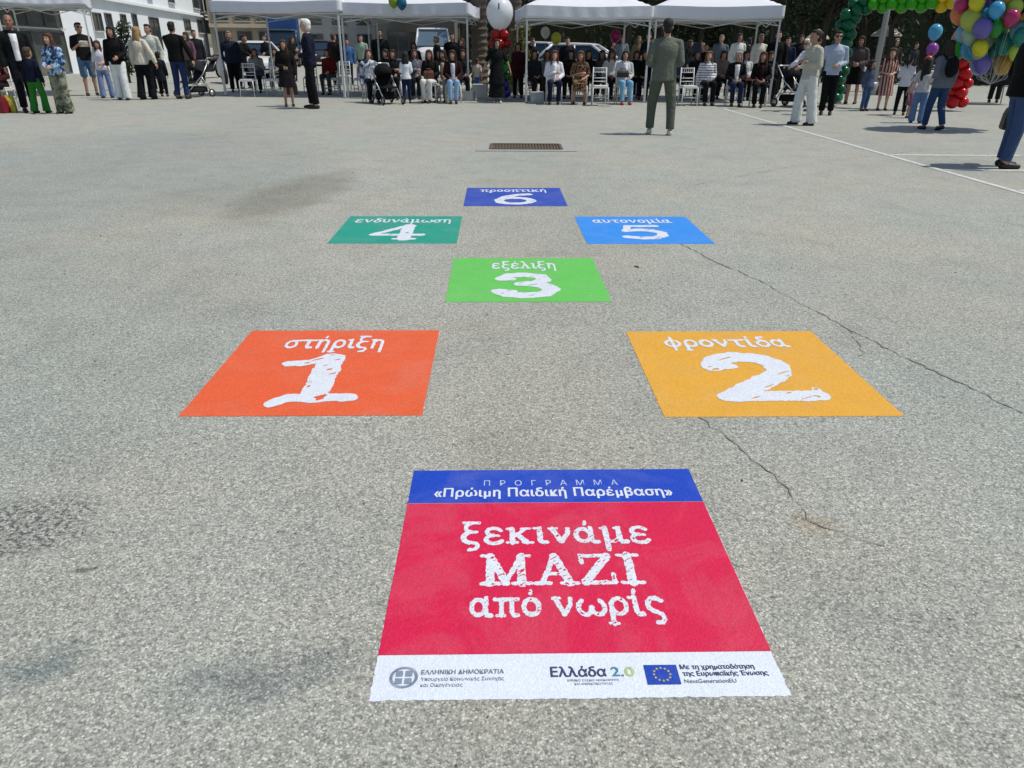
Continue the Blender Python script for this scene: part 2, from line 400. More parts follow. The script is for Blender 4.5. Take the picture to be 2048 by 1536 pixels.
# ------------------------------------------------------------------ chalk lettering raster
def arc(cx, cy, rx, ry, a0, a1, n=14):
    return [(cx + rx * math.cos(R_(a0 + (a1 - a0) * i / n)), cy + ry * math.sin(R_(a0 + (a1 - a0) * i / n))) for i in range(n + 1)]
TK, TN = 0.125, 0.078
GL = {
 'α': (1.16, [(arc(.42, .5, .33, .42, 0, 360, 22), TK * .9), ([(.80, 1.0), (.78, .22), (.86, .06), (1.05, .06)], TK * .9)]),
 'ε': (1.0, [(arc(.47, .75, .33, .25, 25, 265), TK * .85), (arc(.47, .26, .37, .27, 95, 335), TK * .9), ([(.45, .5), (.66, .5)], TN)]),
 'ι': (.62, [([(.24, .98), (.24, .2), (.33, .06), (.52, .06)], TK), ([(.0, .97), (.24, .97)], TN)]),
 'κ': (1.2, [([(.24, .03), (.24, .97)], TK), ([(.02, .05), (.46, .05)], TN), ([(.02, .96), (.24, .96)], TN), ([(.28, .42), (.86, .95)], TN * 1.2), ([(.44, .58), (.92, .05)], TK), ([(.72, .05), (1.14, .05)], TN), ([(.68, .96), (1.04, .96)], TN)]),
 'λ': (1.12, [([(.12, 1.36), (.30, 1.34), (.86, .06)], TK), ([(.5, .86), (.16, .06)], TN * 1.2), ([(0, .05), (.32, .05)], TN), ([(.72, .05), (1.08, .05)], TN)]),
 'μ': (1.26, [([(.24, .98), (.24, -.42)], TK), ([(.24, .3), (.34, .1), (.52, .06), (.72, .16), (.82, .34)], TN * 1.2), ([(.84, .98), (.84, .22), (.92, .06), (1.14, .06)], TK), ([(.04, .96), (.24, .96)], TN), ([(.66, .96), (.84, .96)], TN)]),
 'ν': (1.06, [([(.14, .96), (.50, .08)], TK), ([(.50, .08), (.84, .62), (.86, .94)], TN * 1.4), ([(0, .96), (.34, .96)], TN)]),
 'ξ': (.98, [([(.12, 1.38), (.78, 1.38)], TK * .8), (arc(.52, 1.04, .32, .30, 110, 255), TK * .85), ([(.44, .76), (.72, .76)], TK * .7), (arc(.52, .40, .40, .36, 100, 250), TK), ([(.40, .07), (.70, .02), (.80, -.16), (.68, -.36), (.42, -.40)], TK * .8)]),
 'ο': (1.02, [(arc(.5, .5, .37, .42, 0, 360, 24), TK)]),
 'π': (1.24, [([(.02, .92), (1.14, .92)], TK * .85), ([(.34, .92), (.32, .06)], TK * .9), ([(.84, .92), (.84, .2), (.92, .06), (1.12, .07)], TK * .9), ([(.12, .05), (.46, .05)], TN)]),
 'ρ': (1.06, [(arc(.55, .5, .36, .42, 0, 360, 24), TK * .9), ([(.19, .5), (.19, -.42)], TK), ([(.0, -.42), (.40, -.42)], TN)]),
 'σ': (1.12, [(arc(.45, .46, .35, .40, 0, 360, 24), TK * .9), ([(.45, .88), (1.05, .90)], TK * .8)]),
 'ς': (.98, [(arc(.52, .55, .36, .38, 35, 265), TK), ([(.48, .16), (.74, .02), (.78, -.2), (.64, -.38), (.42, -.38)], TK * .85)]),
 'τ': (1.0, [([(.04, .92), (.92, .92)], TK * .85), ([(.46, .9), (.46, .22), (.56, .06), (.78, .07)], TK)]),
 'υ': (1.04, [([(.02, .95), (.2, .95), (.2, .4), (.30, .12), (.52, .06), (.74, .18), (.84, .5), (.76, .94)], TK * .9)]),
 'φ': (1.22, [(arc(.58, .5, .47, .42, 0, 360, 24), TK * .85), ([(.58, 1.3), (.58, -.42)], TK * .9)]),
 'ω': (1.4, [(arc(.40, .45, .31, .39, 115, 360), TK * .9), (arc(1.02, .45, .31, .39, 180, 425), TK * .9)]),
 'δ': (1.02, [(arc(.5, .42, .37, .37, 0, 360, 22), TK * .9), ([(.86, .5), (.78, .78), (.34, 1.10), (.40, 1.32), (.80, 1.34)], TK * .85)]),
 'η': (1.1, [([(.22, .04), (.22, .97)], TK), ([(.02, .96), (.22, .96)], TN), ([(.22, .66), (.36, .9), (.58, .96), (.78, .84), (.84, .6), (.84, -.42)], TK * .9)]),
 'Μ': (1.86, [([(.34, .07), (.34, 1.38)], TK * 1.25), ([(.34, 1.36), (.90, .12)], TK * 1.2), ([(.90, .12), (1.46, 1.36)], TN * 1.2), ([(1.46, 1.38), (1.46, .07)], TK * 1.25), ([(.04, .07), (.64, .07)], TN), ([(1.14, .07), (1.78, .07)], TN), ([(.04, 1.38), (.36, 1.38)], TN), ([(1.46, 1.38), (1.78, 1.38)], TN)]),
 'Α': (1.55, [([(.28, .07), (.74, 1.36)], TN * 1.3), ([(.76, 1.36), (1.24, .07)], TK * 1.25), ([(.46, .5), (1.02, .5)], TN), ([(.02, .07), (.54, .07)], TN), ([(.94, .07), (1.52, .07)], TN)]),
 'Ζ': (1.35, [([(.12, 1.36), (1.16, 1.36)], TN * 1.1), ([(1.10, 1.34), (.18, .1)], TK * 1.25), ([(.12, .08), (1.22, .08)], TN * 1.2), ([(.12, 1.38), (.14, 1.02)], TN), ([(1.22, .06), (1.20, .46)], TN)]),
 'Ι': (.9, [([(.44, .07), (.44, 1.38)], TK * 1.3), ([(.08, .07), (.80, .07)], TN), ([(.08, 1.38), (.80, 1.38)], TN)]),
 '1': (1.2, [([(.60, 1.26), (.62, .1)], .185), ([(.04, 1.10), (.3, 1.13), (.6, 1.33)], .09), ([(.14, -.08), (.30, .06), (.66, .07), (1.10, .07)], .10)]),
 '2': (1.2, [([(.16, 1.02), (.24, 1.22), (.52, 1.36), (.84, 1.28), (.98, 1.06), (.92, .80), (.62, .50), (.28, .22), (.16, .10)], .16), ([(.12, .10), (1.14, .11)], .14), ([(.14, 1.0), (.36, 1.02)], .10), ([(1.16, .12), (1.18, .3)], .06)]),
 '3': (1.15, [([(.14, 1.08), (.26, 1.28), (.54, 1.35), (.86, 1.24), (.92, 1.0), (.74, .80), (.48, .76)], .14), ([(.60, .77), (.90, .66), (1.02, .42), (.88, .14), (.54, .05), (.24, .12), (.08, .30)], .155), ([(.14, 1.05), (.30, 1.07)], .10), ([(.06, .30), (.30, .28)], .10)]),
 '4': (1.2, [([(.78, 1.34), (.78, .06)], .15), ([(.74, 1.34), (.06, .46)], .085), ([(.05, .44), (1.16, .44)], .085), ([(.58, .06), (1.0, .06)], .07)]),
 '5': (1.1, [([(.94, 1.32), (.26, 1.30)], .10), ([(.26, 1.32), (.18, .82)], .085), ([(.18, .80), (.44, .90), (.76, .84), (.98, .60), (.96, .30), (.74, .09), (.42, .05), (.10, .18)], .125)]),
 '6': (1.1, [([(.90, 1.30), (.60, 1.22), (.30, .92), (.14, .52)], .12), (arc(.54, .44, .41, .37, 0, 360, 26), .125)]),
}
ACC = {'ά': 'α', 'έ': 'ε', 'ή': 'η', 'ί': 'ι', 'ό': 'ο', 'ύ': 'υ', 'ώ': 'ω'}
def vnoise(x, y, seed):
    rs = np.random.RandomState(seed); T = rs.rand(64, 64)
    xi = np.floor(x).astype(int); yi = np.floor(y).astype(int); fx = x - xi; fy = y - yi
    fx = fx * fx * (3 - 2 * fx); fy = fy * fy * (3 - 2 * fy)
    g_ = lambda a, b: T[a % 64, b % 64]
    return (g_(xi, yi) * (1 - fx) + g_(xi + 1, yi) * fx) * (1 - fy) + (g_(xi, yi + 1) * (1 - fx) + g_(xi + 1, yi + 1) * fx) * fy
def chalk(word, u0, u1, v0, xh, cell, z, seed, rough=0.03, hatch=0.0, condense=None):
    """returns an MB of the word drawn between u0 and u1, baseline v0, x-height xh (decal plane)"""
    x = 0; strokes = []
    for ch in word:
        if ch == ' ': x += 0.55; continue
        base = ACC.get(ch, ch); adv, st = GL[base]
        for pts, r in st: strokes.append(([(px_ + x, py_) for px_, py_ in pts], r))
        if base != ch:
            c = adv / 2 - 0.02; strokes.append(([(x + c - .02, 1.24), (x + c + .02, 1.40)], 0.09))
        x += adv + 0.06
    wid = x - 0.06; sxx = (u1 - u0) / wid
    nxg = int((wid + .3) * sxx / cell); nyg = int(2.4 * xh / cell)
    gx = (np.arange(nxg) + .5) * cell / sxx - .15; gy = (np.arange(nyg) + .5) * cell / xh - .65
    X, Y = np.meshgrid(gx, gy); Dm = np.full(X.shape, 9.0)
    for pts, r in strokes:
        for (ax, ay), (bx, by) in zip(pts[:-1], pts[1:]):
            i0 = max(0, int((min(ax, bx) - .3 + .15) * sxx / cell)); i1 = min(nxg, int((max(ax, bx) + .3 + .15) * sxx / cell) + 1)
            xx = X[:, i0:i1]; yy = Y[:, i0:i1]; dx, dy = bx - ax, by - ay; L = dx * dx + dy * dy + 1e-9
            tt = np.clip(((xx - ax) * dx + (yy - ay) * dy) / L, 0, 1)
            Dm[:, i0:i1] = np.minimum(Dm[:, i0:i1], np.hypot(xx - ax - tt * dx, yy - ay - tt * dy) - r)
    nz = vnoise(X * 9 + 5, Y * 9 + 7, seed) - .5; nz2 = vnoise(X * 28, Y * 28, seed + 1) - .5
    on = (Dm + nz * rough * 1.6 + nz2 * rough) < 0
    if hatch:
        a = X * .85 + Y * .5; c = -X * .5 + Y * .85
        h = vnoise(a * 5 + 3, c * 20 + 9, seed + 2)
        on &= ~((h > 1 - hatch) & (Dm < -0.035))
    mb = MB(); vs, fs = [], []
    for j in range(nyg):
        row = on[j].astype(int); dd = np.diff(np.concatenate([[0], row, [0]]))
        for a, b_ in zip(np.where(dd == 1)[0], np.where(dd == -1)[0]):
            k = len(vs); ua = u0 + a * cell - .15 * sxx; ub = u0 + b_ * cell - .15 * sxx; va = v0 + (j * cell - .65 * xh); vb = va + cell
            vs += [(ua, va, z), (ub, va, z), (ub, vb, z), (ua, vb, z)]; fs.append((k, k + 1, k + 2, k + 3))
    return mb.add(vs, fs)
def typed(text, u0, u1, v0, z, cap=None, bold=0.0, spacing=1.0):
    """plain printed lettering fitted between u0 and u1, baseline v0, capital height cap"""
    c = bpy.data.curves.new('t', 'FONT'); c.body = text; c.offset = .005; c.space_character = spacing; c.resolution_u = 3
    o = bpy.data.objects.new('t', c); COL.objects.link(o); bpy.context.view_layer.update()
    me = bpy.data.meshes.new_from_object(o.evaluated_get(bpy.context.evaluated_depsgraph_get()))
    bpy.data.objects.remove(o); co = np.empty(len(me.vertices) * 3); me.vertices.foreach_get('co', co); co = co.reshape(-1, 3)
    lo, hi = co[:, 0].min(), co[:, 0].max(); sx_ = (u1 - u0) / (hi - lo)
    sy_ = sx_ if cap is None else cap / 0.73
    me.calc_loop_triangles(); cell = (cap or .03) / 40; pad = 5
    X = u0 + (co[:, 0] - lo) * sx_; Y = co[:, 1] * sy_; y0 = Y.min()
    nx_, ny_ = int((u1 - u0) / cell) + 2 * pad + 2, int((Y.max() - y0) / cell) + 2 * pad + 2; on = np.zeros((ny_, nx_), bool)
    gx = (X - u0) / cell + pad; gy = (Y - y0) / cell + pad
    for t in me.loop_triangles:
        a, b_, c_ = t.vertices; ax, ay, bx, by, cx_, cy_ = gx[a], gy[a], gx[b_], gy[b_], gx[c_], gy[c_]; D = (bx - ax) * (cy_ - ay) - (cx_ - ax) * (by - ay)
        if abs(D) < 1e-9: continue
        i0, i1, j0, j1 = int(min(ax, bx, cx_)), int(max(ax, bx, cx_)) + 2, int(min(ay, by, cy_)), int(max(ay, by, cy_)) + 2
        px_, py_ = np.meshgrid(np.arange(i0, i1) + .5, np.arange(j0, j1) + .5)
        w1 = ((px_ - ax) * (cy_ - ay) - (cx_ - ax) * (py_ - ay)) / D; w2 = ((bx - ax) * (py_ - ay) - (px_ - ax) * (by - ay)) / D
        on[j0:j1, i0:i1] |= ((w1 >= -1e-6) & (w2 >= -1e-6) & (w1 + w2 <= 1 + 1e-6))[:on[j0:j1, i0:i1].shape[0], :on[j0:j1, i0:i1].shape[1]]
    for _ in range(int(round(bold * 70))):
        o2 = on.copy(); o2[:, 1:] |= on[:, :-1]; o2[:, :-1] |= on[:, 1:]; o2[1:] |= on[:-1]; on = o2
    mb = MB(); vs, fs = [], []
    for j in range(ny_):
        dd = np.diff(np.concatenate([[0], on[j].astype(int), [0]]))
        for a, b_ in zip(np.where(dd == 1)[0], np.where(dd == -1)[0]):
            k = len(vs); ua, ub = u0 + (a - pad) * cell, u0 + (b_ - pad) * cell; va = v0 + y0 + (j - pad) * cell
            vs += [(ua, va, z), (ub, va, z), (ub, va + cell, z), (ua, va + cell, z)]; fs.append((k, k + 1, k + 2, k + 3))
    mb.add(vs, fs); bpy.data.meshes.remove(me); return mb

def vinyl(name, color, var=0.07, grain=0.55):
    key = ('vinyl', str(color))
    if key in _mats: return _mats[key]
    m, nt, b = nmat(name); c = lin(color) if isinstance(color, str) else color
    P = N(nt, 'ShaderNodeNewGeometry').outputs['Position']
    f = noise(nt, P, 7, 5, 0.65); g2 = noise(nt, P, 260, 2)
    col = mixc(nt, f, tuple(x * (1 - var * 1.5) for x in c), tuple(min(1, x * (1 + var)) for x in c))
    col = mixc(nt, 0.5, col, ramp(nt, g2, [(0.3, (0.86, 0.86, 0.86)), (0.7, (1.12, 1.12, 1.12))]), 'MULTIPLY')
    scuff = ramp(nt, noise(nt, P, 38, 6, 0.75, 1.2), [(0.66, (0, 0, 0)), (0.80, (1, 1, 1))])
    col = mixc(nt, mth(nt, 'MULTIPLY', scuff, 0.30), col, (0.33, 0.32, 0.30))
    dust = ramp(nt, noise(nt, P, 3.1, 6, 0.7, 0.8), [(0.45, (0, 0, 0)), (0.75, (1, 1, 1))]); col = mixc(nt, mth(nt, 'MULTIPLY', dust, 0.14), col, (0.42, 0.41, 0.38))
    vv = N(nt, 'ShaderNodeTexVoronoi'); vv.inputs['Scale'].default_value = 178; nt.links.new(P, vv.inputs['Vector']); sv = N(nt, 'ShaderNodeSeparateColor'); nt.links.new(vv.outputs['Color'], sv.inputs[0])
    col = mixc(nt, grain, col, ramp(nt, sv.outputs[0], [(0.0, (0.82, 0.82, 0.82)), (0.6, (1.0, 1.0, 1.0)), (1.0, (1.16, 1.16, 1.16))]), 'MULTIPLY')
    nt.links.new(col, b.inputs['Base Color']); b.inputs['Roughness'].default_value = 0.6; b.inputs['Specular IOR Level'].default_value = 0.3
    v = N(nt, 'ShaderNodeTexVoronoi'); v.inputs['Scale'].default_value = 178; nt.links.new(P, v.inputs['Vector'])
    bump(nt, b, v.outputs['Distance'], 0.30, 0.003)
    _mats[key] = m; return m
WHITE_INK = vinyl('white_ink', (0.66, 0.70, 0.76))
YAW = 0.02119
def sticker(x, y, w, h, color, label):
    rnd = random.Random(int(x * 1000)); mb = MB(); n = 110; loop = []
    for a, b_ in (((-w / 2, -h / 2), (w / 2, -h / 2)), ((w / 2, -h / 2), (w / 2, h / 2)), ((w / 2, h / 2), (-w / 2, h / 2)), ((-w / 2, h / 2), (-w / 2, -h / 2))):
        for k in range(n):
            loop.append((a[0] + (b_[0] - a[0]) * k / n + rnd.gauss(0, .0011), a[1] + (b_[1] - a[1]) * k / n + rnd.gauss(0, .0011)))
    m_ = len(loop)
    mb.add([(*p, 0.0003) for p in loop] + [(*p, 0.0016) for p in loop], [tuple(range(m_, 2 * m_))] + [(i, (i + 1) % m_, m_ + (i + 1) % m_, m_ + i) for i in range(m_)])
    o = put('floor_sticker', mb, color, smooth=False, loc=(x, y, 0), rz=YAW)
    return tag(o, label, 'floor sticker', 'numbered hopscotch stickers on the asphalt' if w == 1.0 else None)
DEC = [
 ('1', 'στήριξη', -0.8814, 3.1841, '#DC5E34', (-.27, .24), .245, .115, 'orange square sticker with white 1, nearest left square of the path', (-.20, .21, -.355, .365)),
 ('2', 'φροντίδα', 1.1201, 3.1998, '#DAA238', (-.33, .31), .272, .10, 'amber yellow square sticker with white 2 across from the orange one', (-.22, .24, -.345, .36)),
 ('3', 'εξέλιξη', 0.087, 4.6847, '#64BE56', (-.225, .225), .225, .125, 'light green square sticker with white 3 alone in the middle', (-.20, .20, -.40, .35)),
 ('4', 'ενδυνάμωση', -0.9446, 6.1005, '#229680', (-.42, .42), .24, .115, 'teal green square sticker with white 4 beside the sky blue one', (-.21, .22, -.38, .365)),
 ('5', 'αυτονομία', 1.0664, 6.1293, '#318AE0', (-.36, .33), .245, .115, 'sky blue square sticker with white 5 touching the long crack', (-.18, .20, -.34, .345)),
 ('6', 'προοπτική', 0.0155, 7.5853, '#2F4CAB', (-.35, .35), .26, .12, 'dark blue square sticker with white 6, farthest of the path', (-.21, .22, -.41, .40)),
]
for i, (dg_, word, x, y, colr, (wu0, wu1), wv, xh, lab, (u0, u1, v0, hh)) in enumerate(DEC):
    o = sticker(x, y, 1.0, 1.0, vinyl('vinyl_' + dg_, colr), lab)
    put('word_lettering', chalk(word, wu0, wu1, wv, xh, 0.002, 0.0030, 11 + i, 0.03), WHITE_INK, o, smooth=False)
    put('numeral', chalk(dg_, u0, u1, v0, hh, 0.0022, 0.0030, 31 + i, 0.022, 0.13), WHITE_INK, o, smooth=False)
MW, MH = 0.9913, 1.0205
NAVY = vinyl('navy_ink', (0.035, 0.05, 0.13)); GREYI = vinyl('grey_ink', (0.16, 0.19, 0.26)); BLUEI = vinyl('flag_blue', '#0D3FA8')
o = sticker(0.1557, 1.7596, MW, MH, vinyl('sheet_white', (0.67, 0.73, 0.80), 0.04, 0.25), 'large red sticker with blue top band and white logo strip in foreground')
mb = MB(); mb.add([(-.4955, -.370, .0022), (.4955, -.370, .0022), (.4955, .300, .0022), (-.4955, .300, .0022)], [(0, 1, 2, 3)]); put('red_field', mb, vinyl('crimson', '#CE1B48'), o, smooth=False)
mb = MB(); mb.add([(-.4955, .3015, .0022), (.4955, .3015, .0022), (.4955, .5095, .0022), (-.4955, .5095, .0022)], [(0, 1, 2, 3)]); put('blue_band', mb, vinyl('band_blue', '#1743B4'), o, smooth=False)
Zt = 0.0030
put('heading_lettering', typed('Π Ρ Ο Γ Ρ Α Μ Μ Α', -.243, .225, .405, Zt, .034, -0.004, 1.5), vinyl('pale_blue_ink', (0.42, 0.52, 0.72)), o, smooth=False)
put('title_lettering', typed('«Πρώιμη Παιδική Παρέμβαση»', -.41, .402, .338, Zt, .052, 0.018, 1.06), WHITE_INK, o, smooth=False)
put('word_lettering', chalk('ξεκινάμε', -.31, .285, .080, .077, 0.0014, Zt, 51, 0.028, 0.17), WHITE_INK, o, smooth=False)
put('word_lettering', chalk('ΜΑΖΙ', -.245, .228, -.112, .094, 0.0014, Zt, 52, 0.028, 0.24), WHITE_INK, o, smooth=False)
put('word_lettering', chalk('από', -.272, -.075, -.238, .072, 0.0016, Zt, 53, 0.028, 0.16), WHITE_INK, o, smooth=False)
put('word_lettering', chalk('νωρίς', -.045, .262, -.238, .072, 0.0016, Zt, 54, 0.028, 0.16), WHITE_INK, o, smooth=False)
# state emblem: round wreath with a cross shield
mb = MB(); ex, ey, er = -.423, -.442, .033
rg = []
for k in range(48):
    a, b_ = 2 * math.pi * k / 48, 2 * math.pi * (k + .7) / 48
    mb.add([(ex + math.cos(t_) * r_ * 1.03, ey + math.sin(t_) * r_, Zt) for t_, r_ in ((a, er * .80), (b_, er * .78), (b_ + .05, er * 1.0), (a + .05, er * 1.02))], [(0, 1, 2, 3)])
for sx_ in (-1, 1):
    for sy_ in (-1, 1):
        c_ = (ex + sx_ * .0115, ey + sy_ * .0115)
        mb.add([(c_[0] - .0085, c_[1] - .0085, Zt), (c_[0] + .0085, c_[1] - .0085, Zt), (c_[0] + .0085, c_[1] + .0085, Zt), (c_[0] - .0085, c_[1] + .0085, Zt)], [(0, 1, 2, 3)])
put('emblem', mb, vinyl('emblem_grey', (0.20, 0.26, 0.36)), o, smooth=False)
put('ministry_lettering', typed('ΕΛΛΗΝΙΚΗ ΔΗΜΟΚΡΑΤΙΑ', -.382, -.181, -.4335, Zt, .0135, 0.02), GREYI, o, smooth=False)
put('ministry_lettering', typed('Υπουργείο Κοινωνικής Συνοχής', -.381, -.181, -.4535, Zt, .0105, 0.0), GREYI, o, smooth=False)
put('ministry_lettering', typed('και Οικογένειας', -.380, -.280, -.4715, Zt, .0105, 0.0), GREYI, o, smooth=False)
put('programme_lettering', typed('Ελλάδα', -.067, .068, -.446, Zt, .031, 0.02), NAVY, o, smooth=False)
put('programme_numeral', typed('2.', .081, .110, -.446, Zt, .030, 0.012), vinyl('teal_ink', (0.05, 0.24, 0.33)), o, smooth=False)
put('programme_numeral', typed('0', .114, .137, -.446, Zt, .030, 0.008), vinyl('lime_ink', (0.42, 0.55, 0.22)), o, smooth=False)
put('programme_lettering', typed('ΕΘΝΙΚΟ ΣΧΕΔΙΟ ΑΝΑΚΑΜΨΗΣ', -.028, .097, -.4605, Zt, .0065, 0.0), GREYI, o, smooth=False)
put('programme_lettering', typed('ΚΑΙ ΑΝΘΕΚΤΙΚΟΤΗΤΑΣ', -.012, .080, -.4715, Zt, .0065, 0.0), GREYI, o, smooth=False)
mb = MB(); mb.add([(.163, -.473, .0028), (.244, -.473, .0028), (.244, -.412, .0028), (.163, -.412, .0028)], [(0, 1, 2, 3)]); fl = put('union_flag', mb, BLUEI, o, smooth=False)
mb = MB()
for k in range(12):
    a = 2 * math.pi * k / 12; cx_, cy_ = .2035 + math.cos(a) * .020, -.4425 + math.sin(a) * .020; vs = []
    for q in range(10):
        rr = .0042 if q % 2 == 0 else .0018; vs.append((cx_ + rr * math.sin(q * math.pi / 5), cy_ + rr * math.cos(q * math.pi / 5), .0034))
    mb.add(vs, [tuple(range(9, -1, -1))])
put('stars', mb, vinyl('star_yellow', (0.55, 0.45, 0.12)), fl, smooth=False)
put('funding_lettering', typed('Με τη χρηματοδότηση', .252, .435, -.4265, Zt, .0145, 0.012), NAVY, o, smooth=False)
put('funding_lettering', typed('της Ευρωπαϊκής Ένωσης', .254, .463, -.4475, Zt, .0145, 0.012), NAVY, o, smooth=False)
put('funding_lettering', typed('NextGenerationEU', .253, .379, -.4695, Zt, .0125, 0.0), GREYI, o, smooth=False)

# ------------------------------------------------------------------ large structure: buildings
PLASTER = plain('white_plaster', (0.74, 0.78, 0.80), 0.9, 0, 0.10, 0.7, 0.15)
BEIGE = plain('beige_plaster', (0.36, 0.31, 0.24), 0.9, 0, 0.14, 0.5, 0.15)
GREYW = plain('grey_plaster', (0.40, 0.41, 0.39), 0.9, 0, 0.12, 0.6, 0.15)
DGLASS = glass_mat('dark_glass', (0.035, 0.042, 0.045)); OGLASS = glass_mat('olive_glass', (0.085, 0.09, 0.075))
BLUEGLASS = glass_mat('car_glass', (0.012, 0.026, 0.045))
WFRAME = plain('window_frame', (0.10, 0.105, 0.10), 0.5); WHITEF = plain('white_frame', (0.6, 0.6, 0.58), 0.5)
STEEL = plain('grey_steel', (0.30, 0.31, 0.32), 0.45, 0.5, 0.1); WSTEEL = plain('white_steel', (0.62, 0.63, 0.62), 0.4, 0, 0.08)
BLACKP = plain('black_plastic', (0.012, 0.012, 0.013), 0.5); RUBBER = plain('tyre_rubber', (0.014, 0.014, 0.014), 0.9)
ALU = plain('aluminium', (0.55, 0.56, 0.57), 0.35, 0.8, 0.1)

def wall_building(name, A, B, height, depth, mat, label, cat='building'):
    """front wall from A to B (ground points); returns root with local x along the wall, -y outwards"""
    A, B = Vector((A[0], A[1], 0)), Vector((B[0], B[1], 0)); d = B - A; L = d.length
    r = empty(name, (A.x, A.y, min(gz(A.y), gz(B.y)) - 0.1), math.atan2(d.y, d.x)); tag(r, label, cat)
    mb = MB(); mb.box((L / 2, depth / 2, height / 2), (L, depth, height)); put('wall', mb, mat, r, smooth=False)
    return r, L
def along(A, B, px, py=60):
    """distance along the wall line A-B that shows at picture column px"""
    d = ray(px, py); A, B = Vector((A[0], A[1])), Vector((B[0], B[1])); e = (B - A)
    den = d.x * e.y - d.y * e.x
    return (d.y * A.x - d.x * A.y) / den * e.length   # A + e*t on the view line
def window(root, x, w, z0, z1, fm=WFRAME, gm=DGLASS, name='window', bars=1):
    mb = MB(); t = .06
    mb.box((x, -.03, z1 - t / 2), (w, .10, t)); mb.box((x, -.03, z0 + t / 2), (w, .10, t))
    for s in (-1, 1): mb.box((x + s * (w / 2 - t / 2), -.03, (z0 + z1) / 2), (t, .10, z1 - z0 - 2 * t))
    for k in range(bars): mb.box((x - w / 2 + w * (k + 1) / (bars + 1), -.025, (z0 + z1) / 2), (t * .7, .06, z1 - z0 - 2 * t))
    f = put(name, mb, fm, root, smooth=False)
    g_ = MB(); g_.box((x, -.006, (z0 + z1) / 2), (w - .1, .02, z1 - z0 - .1)); put('pane', g_, gm, f, smooth=False)
    s_ = MB(); s_.box((x, -.07, z0 - .035), (w + .16, .16, .06)); put('sill', s_, mat_sill, f, smooth=False)
    return f
mat_sill = plain('stone_sill', (0.5, 0.5, 0.47), 0.8)
def wz(A, B, x, py):
    e = (Vector((B[0] - A[0], B[1] - A[1]))).normalized(); return zat(A[0] + e.x * x, A[1] + e.y * x, py)

# long white building on the left, its near end glazed
A, B = (-18.9, 26.0), (-27.2, 72.0)
wb, L = wall_building('white_building', A, B, 8.0, 9.0, PLASTER, 'long white two storey building with dark glazed shopfront at its near end')
xs_ = [along(A, B, p_, 60) for p_ in (-60, -10, 24, 58, 92, 124)]
for i in range(5):
    xm, w = (xs_[i] + xs_[i + 1]) / 2, xs_[i + 1] - xs_[i] - .04
    window(wb, xm, w, .25, 2.05, WFRAME, OGLASS, 'shop_window', 0); window(wb, xm, w, 2.17, 3.2, WFRAME, OGLASS, 'shop_window', 0)
for px, w, y0, y1 in ((196, 1.3, 25, 62), (218, 1.1, 26, 60), (248, 1.0, 28, 50), (270, 1.0, 27, 60), (308, 2.4, 34, 100), (374, 2.2, 38, 62), (399, 2.0, 40, 66), (414, 1.8, 40, 66)):
    x = along(A, B, px, 50); window(wb, x, w, max(0.3, wz(A, B, x, y1) + .1), wz(A, B, x, y0) + .1)
for px, w in ((204, 2.2), (250, 1.2), (300, 1.2), (342, 1.8), (390, 2.2), (412, 2.2)):
    x = along(A, B, px, 5); window(wb, x, w, 4.3, 5.9)
mb = MB(); xx = along(A, B, 409, 5); mb.box((xx, -.6, 4.05), (5, 1.2, .16)); put('balcony', mb, GREYW, wb, smooth=False)
mb = MB(); mb.box((L / 2, -.12, 3.75), (L, .25, .14)); put('cornice', mb, PLASTER, wb, smooth=False)
mb = MB(); mb.box((xs_[2], -.5, 3.42), (xs_[5] - xs_[0] + .6, .95, .2)); put('canopy', mb, plain('dark_canopy', (0.05, 0.06, 0.05), 0.7), wb, smooth=False)
mb = MB(); mb.box((L / 2, 4.4, 8.1), (L + .6, 9.8, .25)); put('roof', mb, plain('roof_tile', (0.22, 0.12, 0.08), 0.8), wb, smooth=False)

# far side of the square
A, B = (at_y(425, 70).x, 70.0), (at_y(600, 72).x, 72.0)
fb, L = wall_building('brown_building', A, B, 9.0, 8.0, BEIGE, 'far brown building with dark upper windows seen under the tent left of centre')
for k in range(4): window(fb, 1.0 + k * (L - 2) / 3, L / 6, 3.0, 4.4)
for k in range(4): window(fb, 1.0 + k * (L - 2) / 3, L / 6, .5, 2.2)
mb = MB(); mb.box((L / 2, -.2, 2.62), (L, .4, .3)); put('cornice', mb, plain('cream_trim', (0.5, 0.46, 0.34), 0.8), fb, smooth=False)
A, B = (at_y(612, 66).x, 66.0), (at_y(752, 66).x, 66.0)
gb, L = wall_building('grey_building', A, B, 9.0, 8.0, GREYW, 'pale grey far building with slatted shutters, beyond the middle left tent')
for k in range(3): window(gb, .9 + k * (L - 1.8) / 2, L / 5, 2.6, 4.2, WFRAME, OGLASS, 'window', 3)
for k in range(3): window(gb, .9 + k * (L - 1.8) / 2, L / 5, .4, 2.0)
A, B = (at_y(752, 60).x, 60.0), (at_y(910, 60).x, 60.0)
cb, L = wall_building('corner_shop', A, B, 9.0, 8.0, plain('dim_plaster', (0.14, 0.14, 0.13), 0.9), 'dark fronted far shop with a cream awning, behind the white van')
window(cb, L * .42, L * .55, .3, 2.2, WFRAME, DGLASS, 'shop_window', 3)
xa, xb = along(A, B, 785, 45), along(A, B, 842, 45)
mb = MB(); zt, zb = wz(A, B, xa, 32) + .1, wz(A, B, xa, 50) + .1
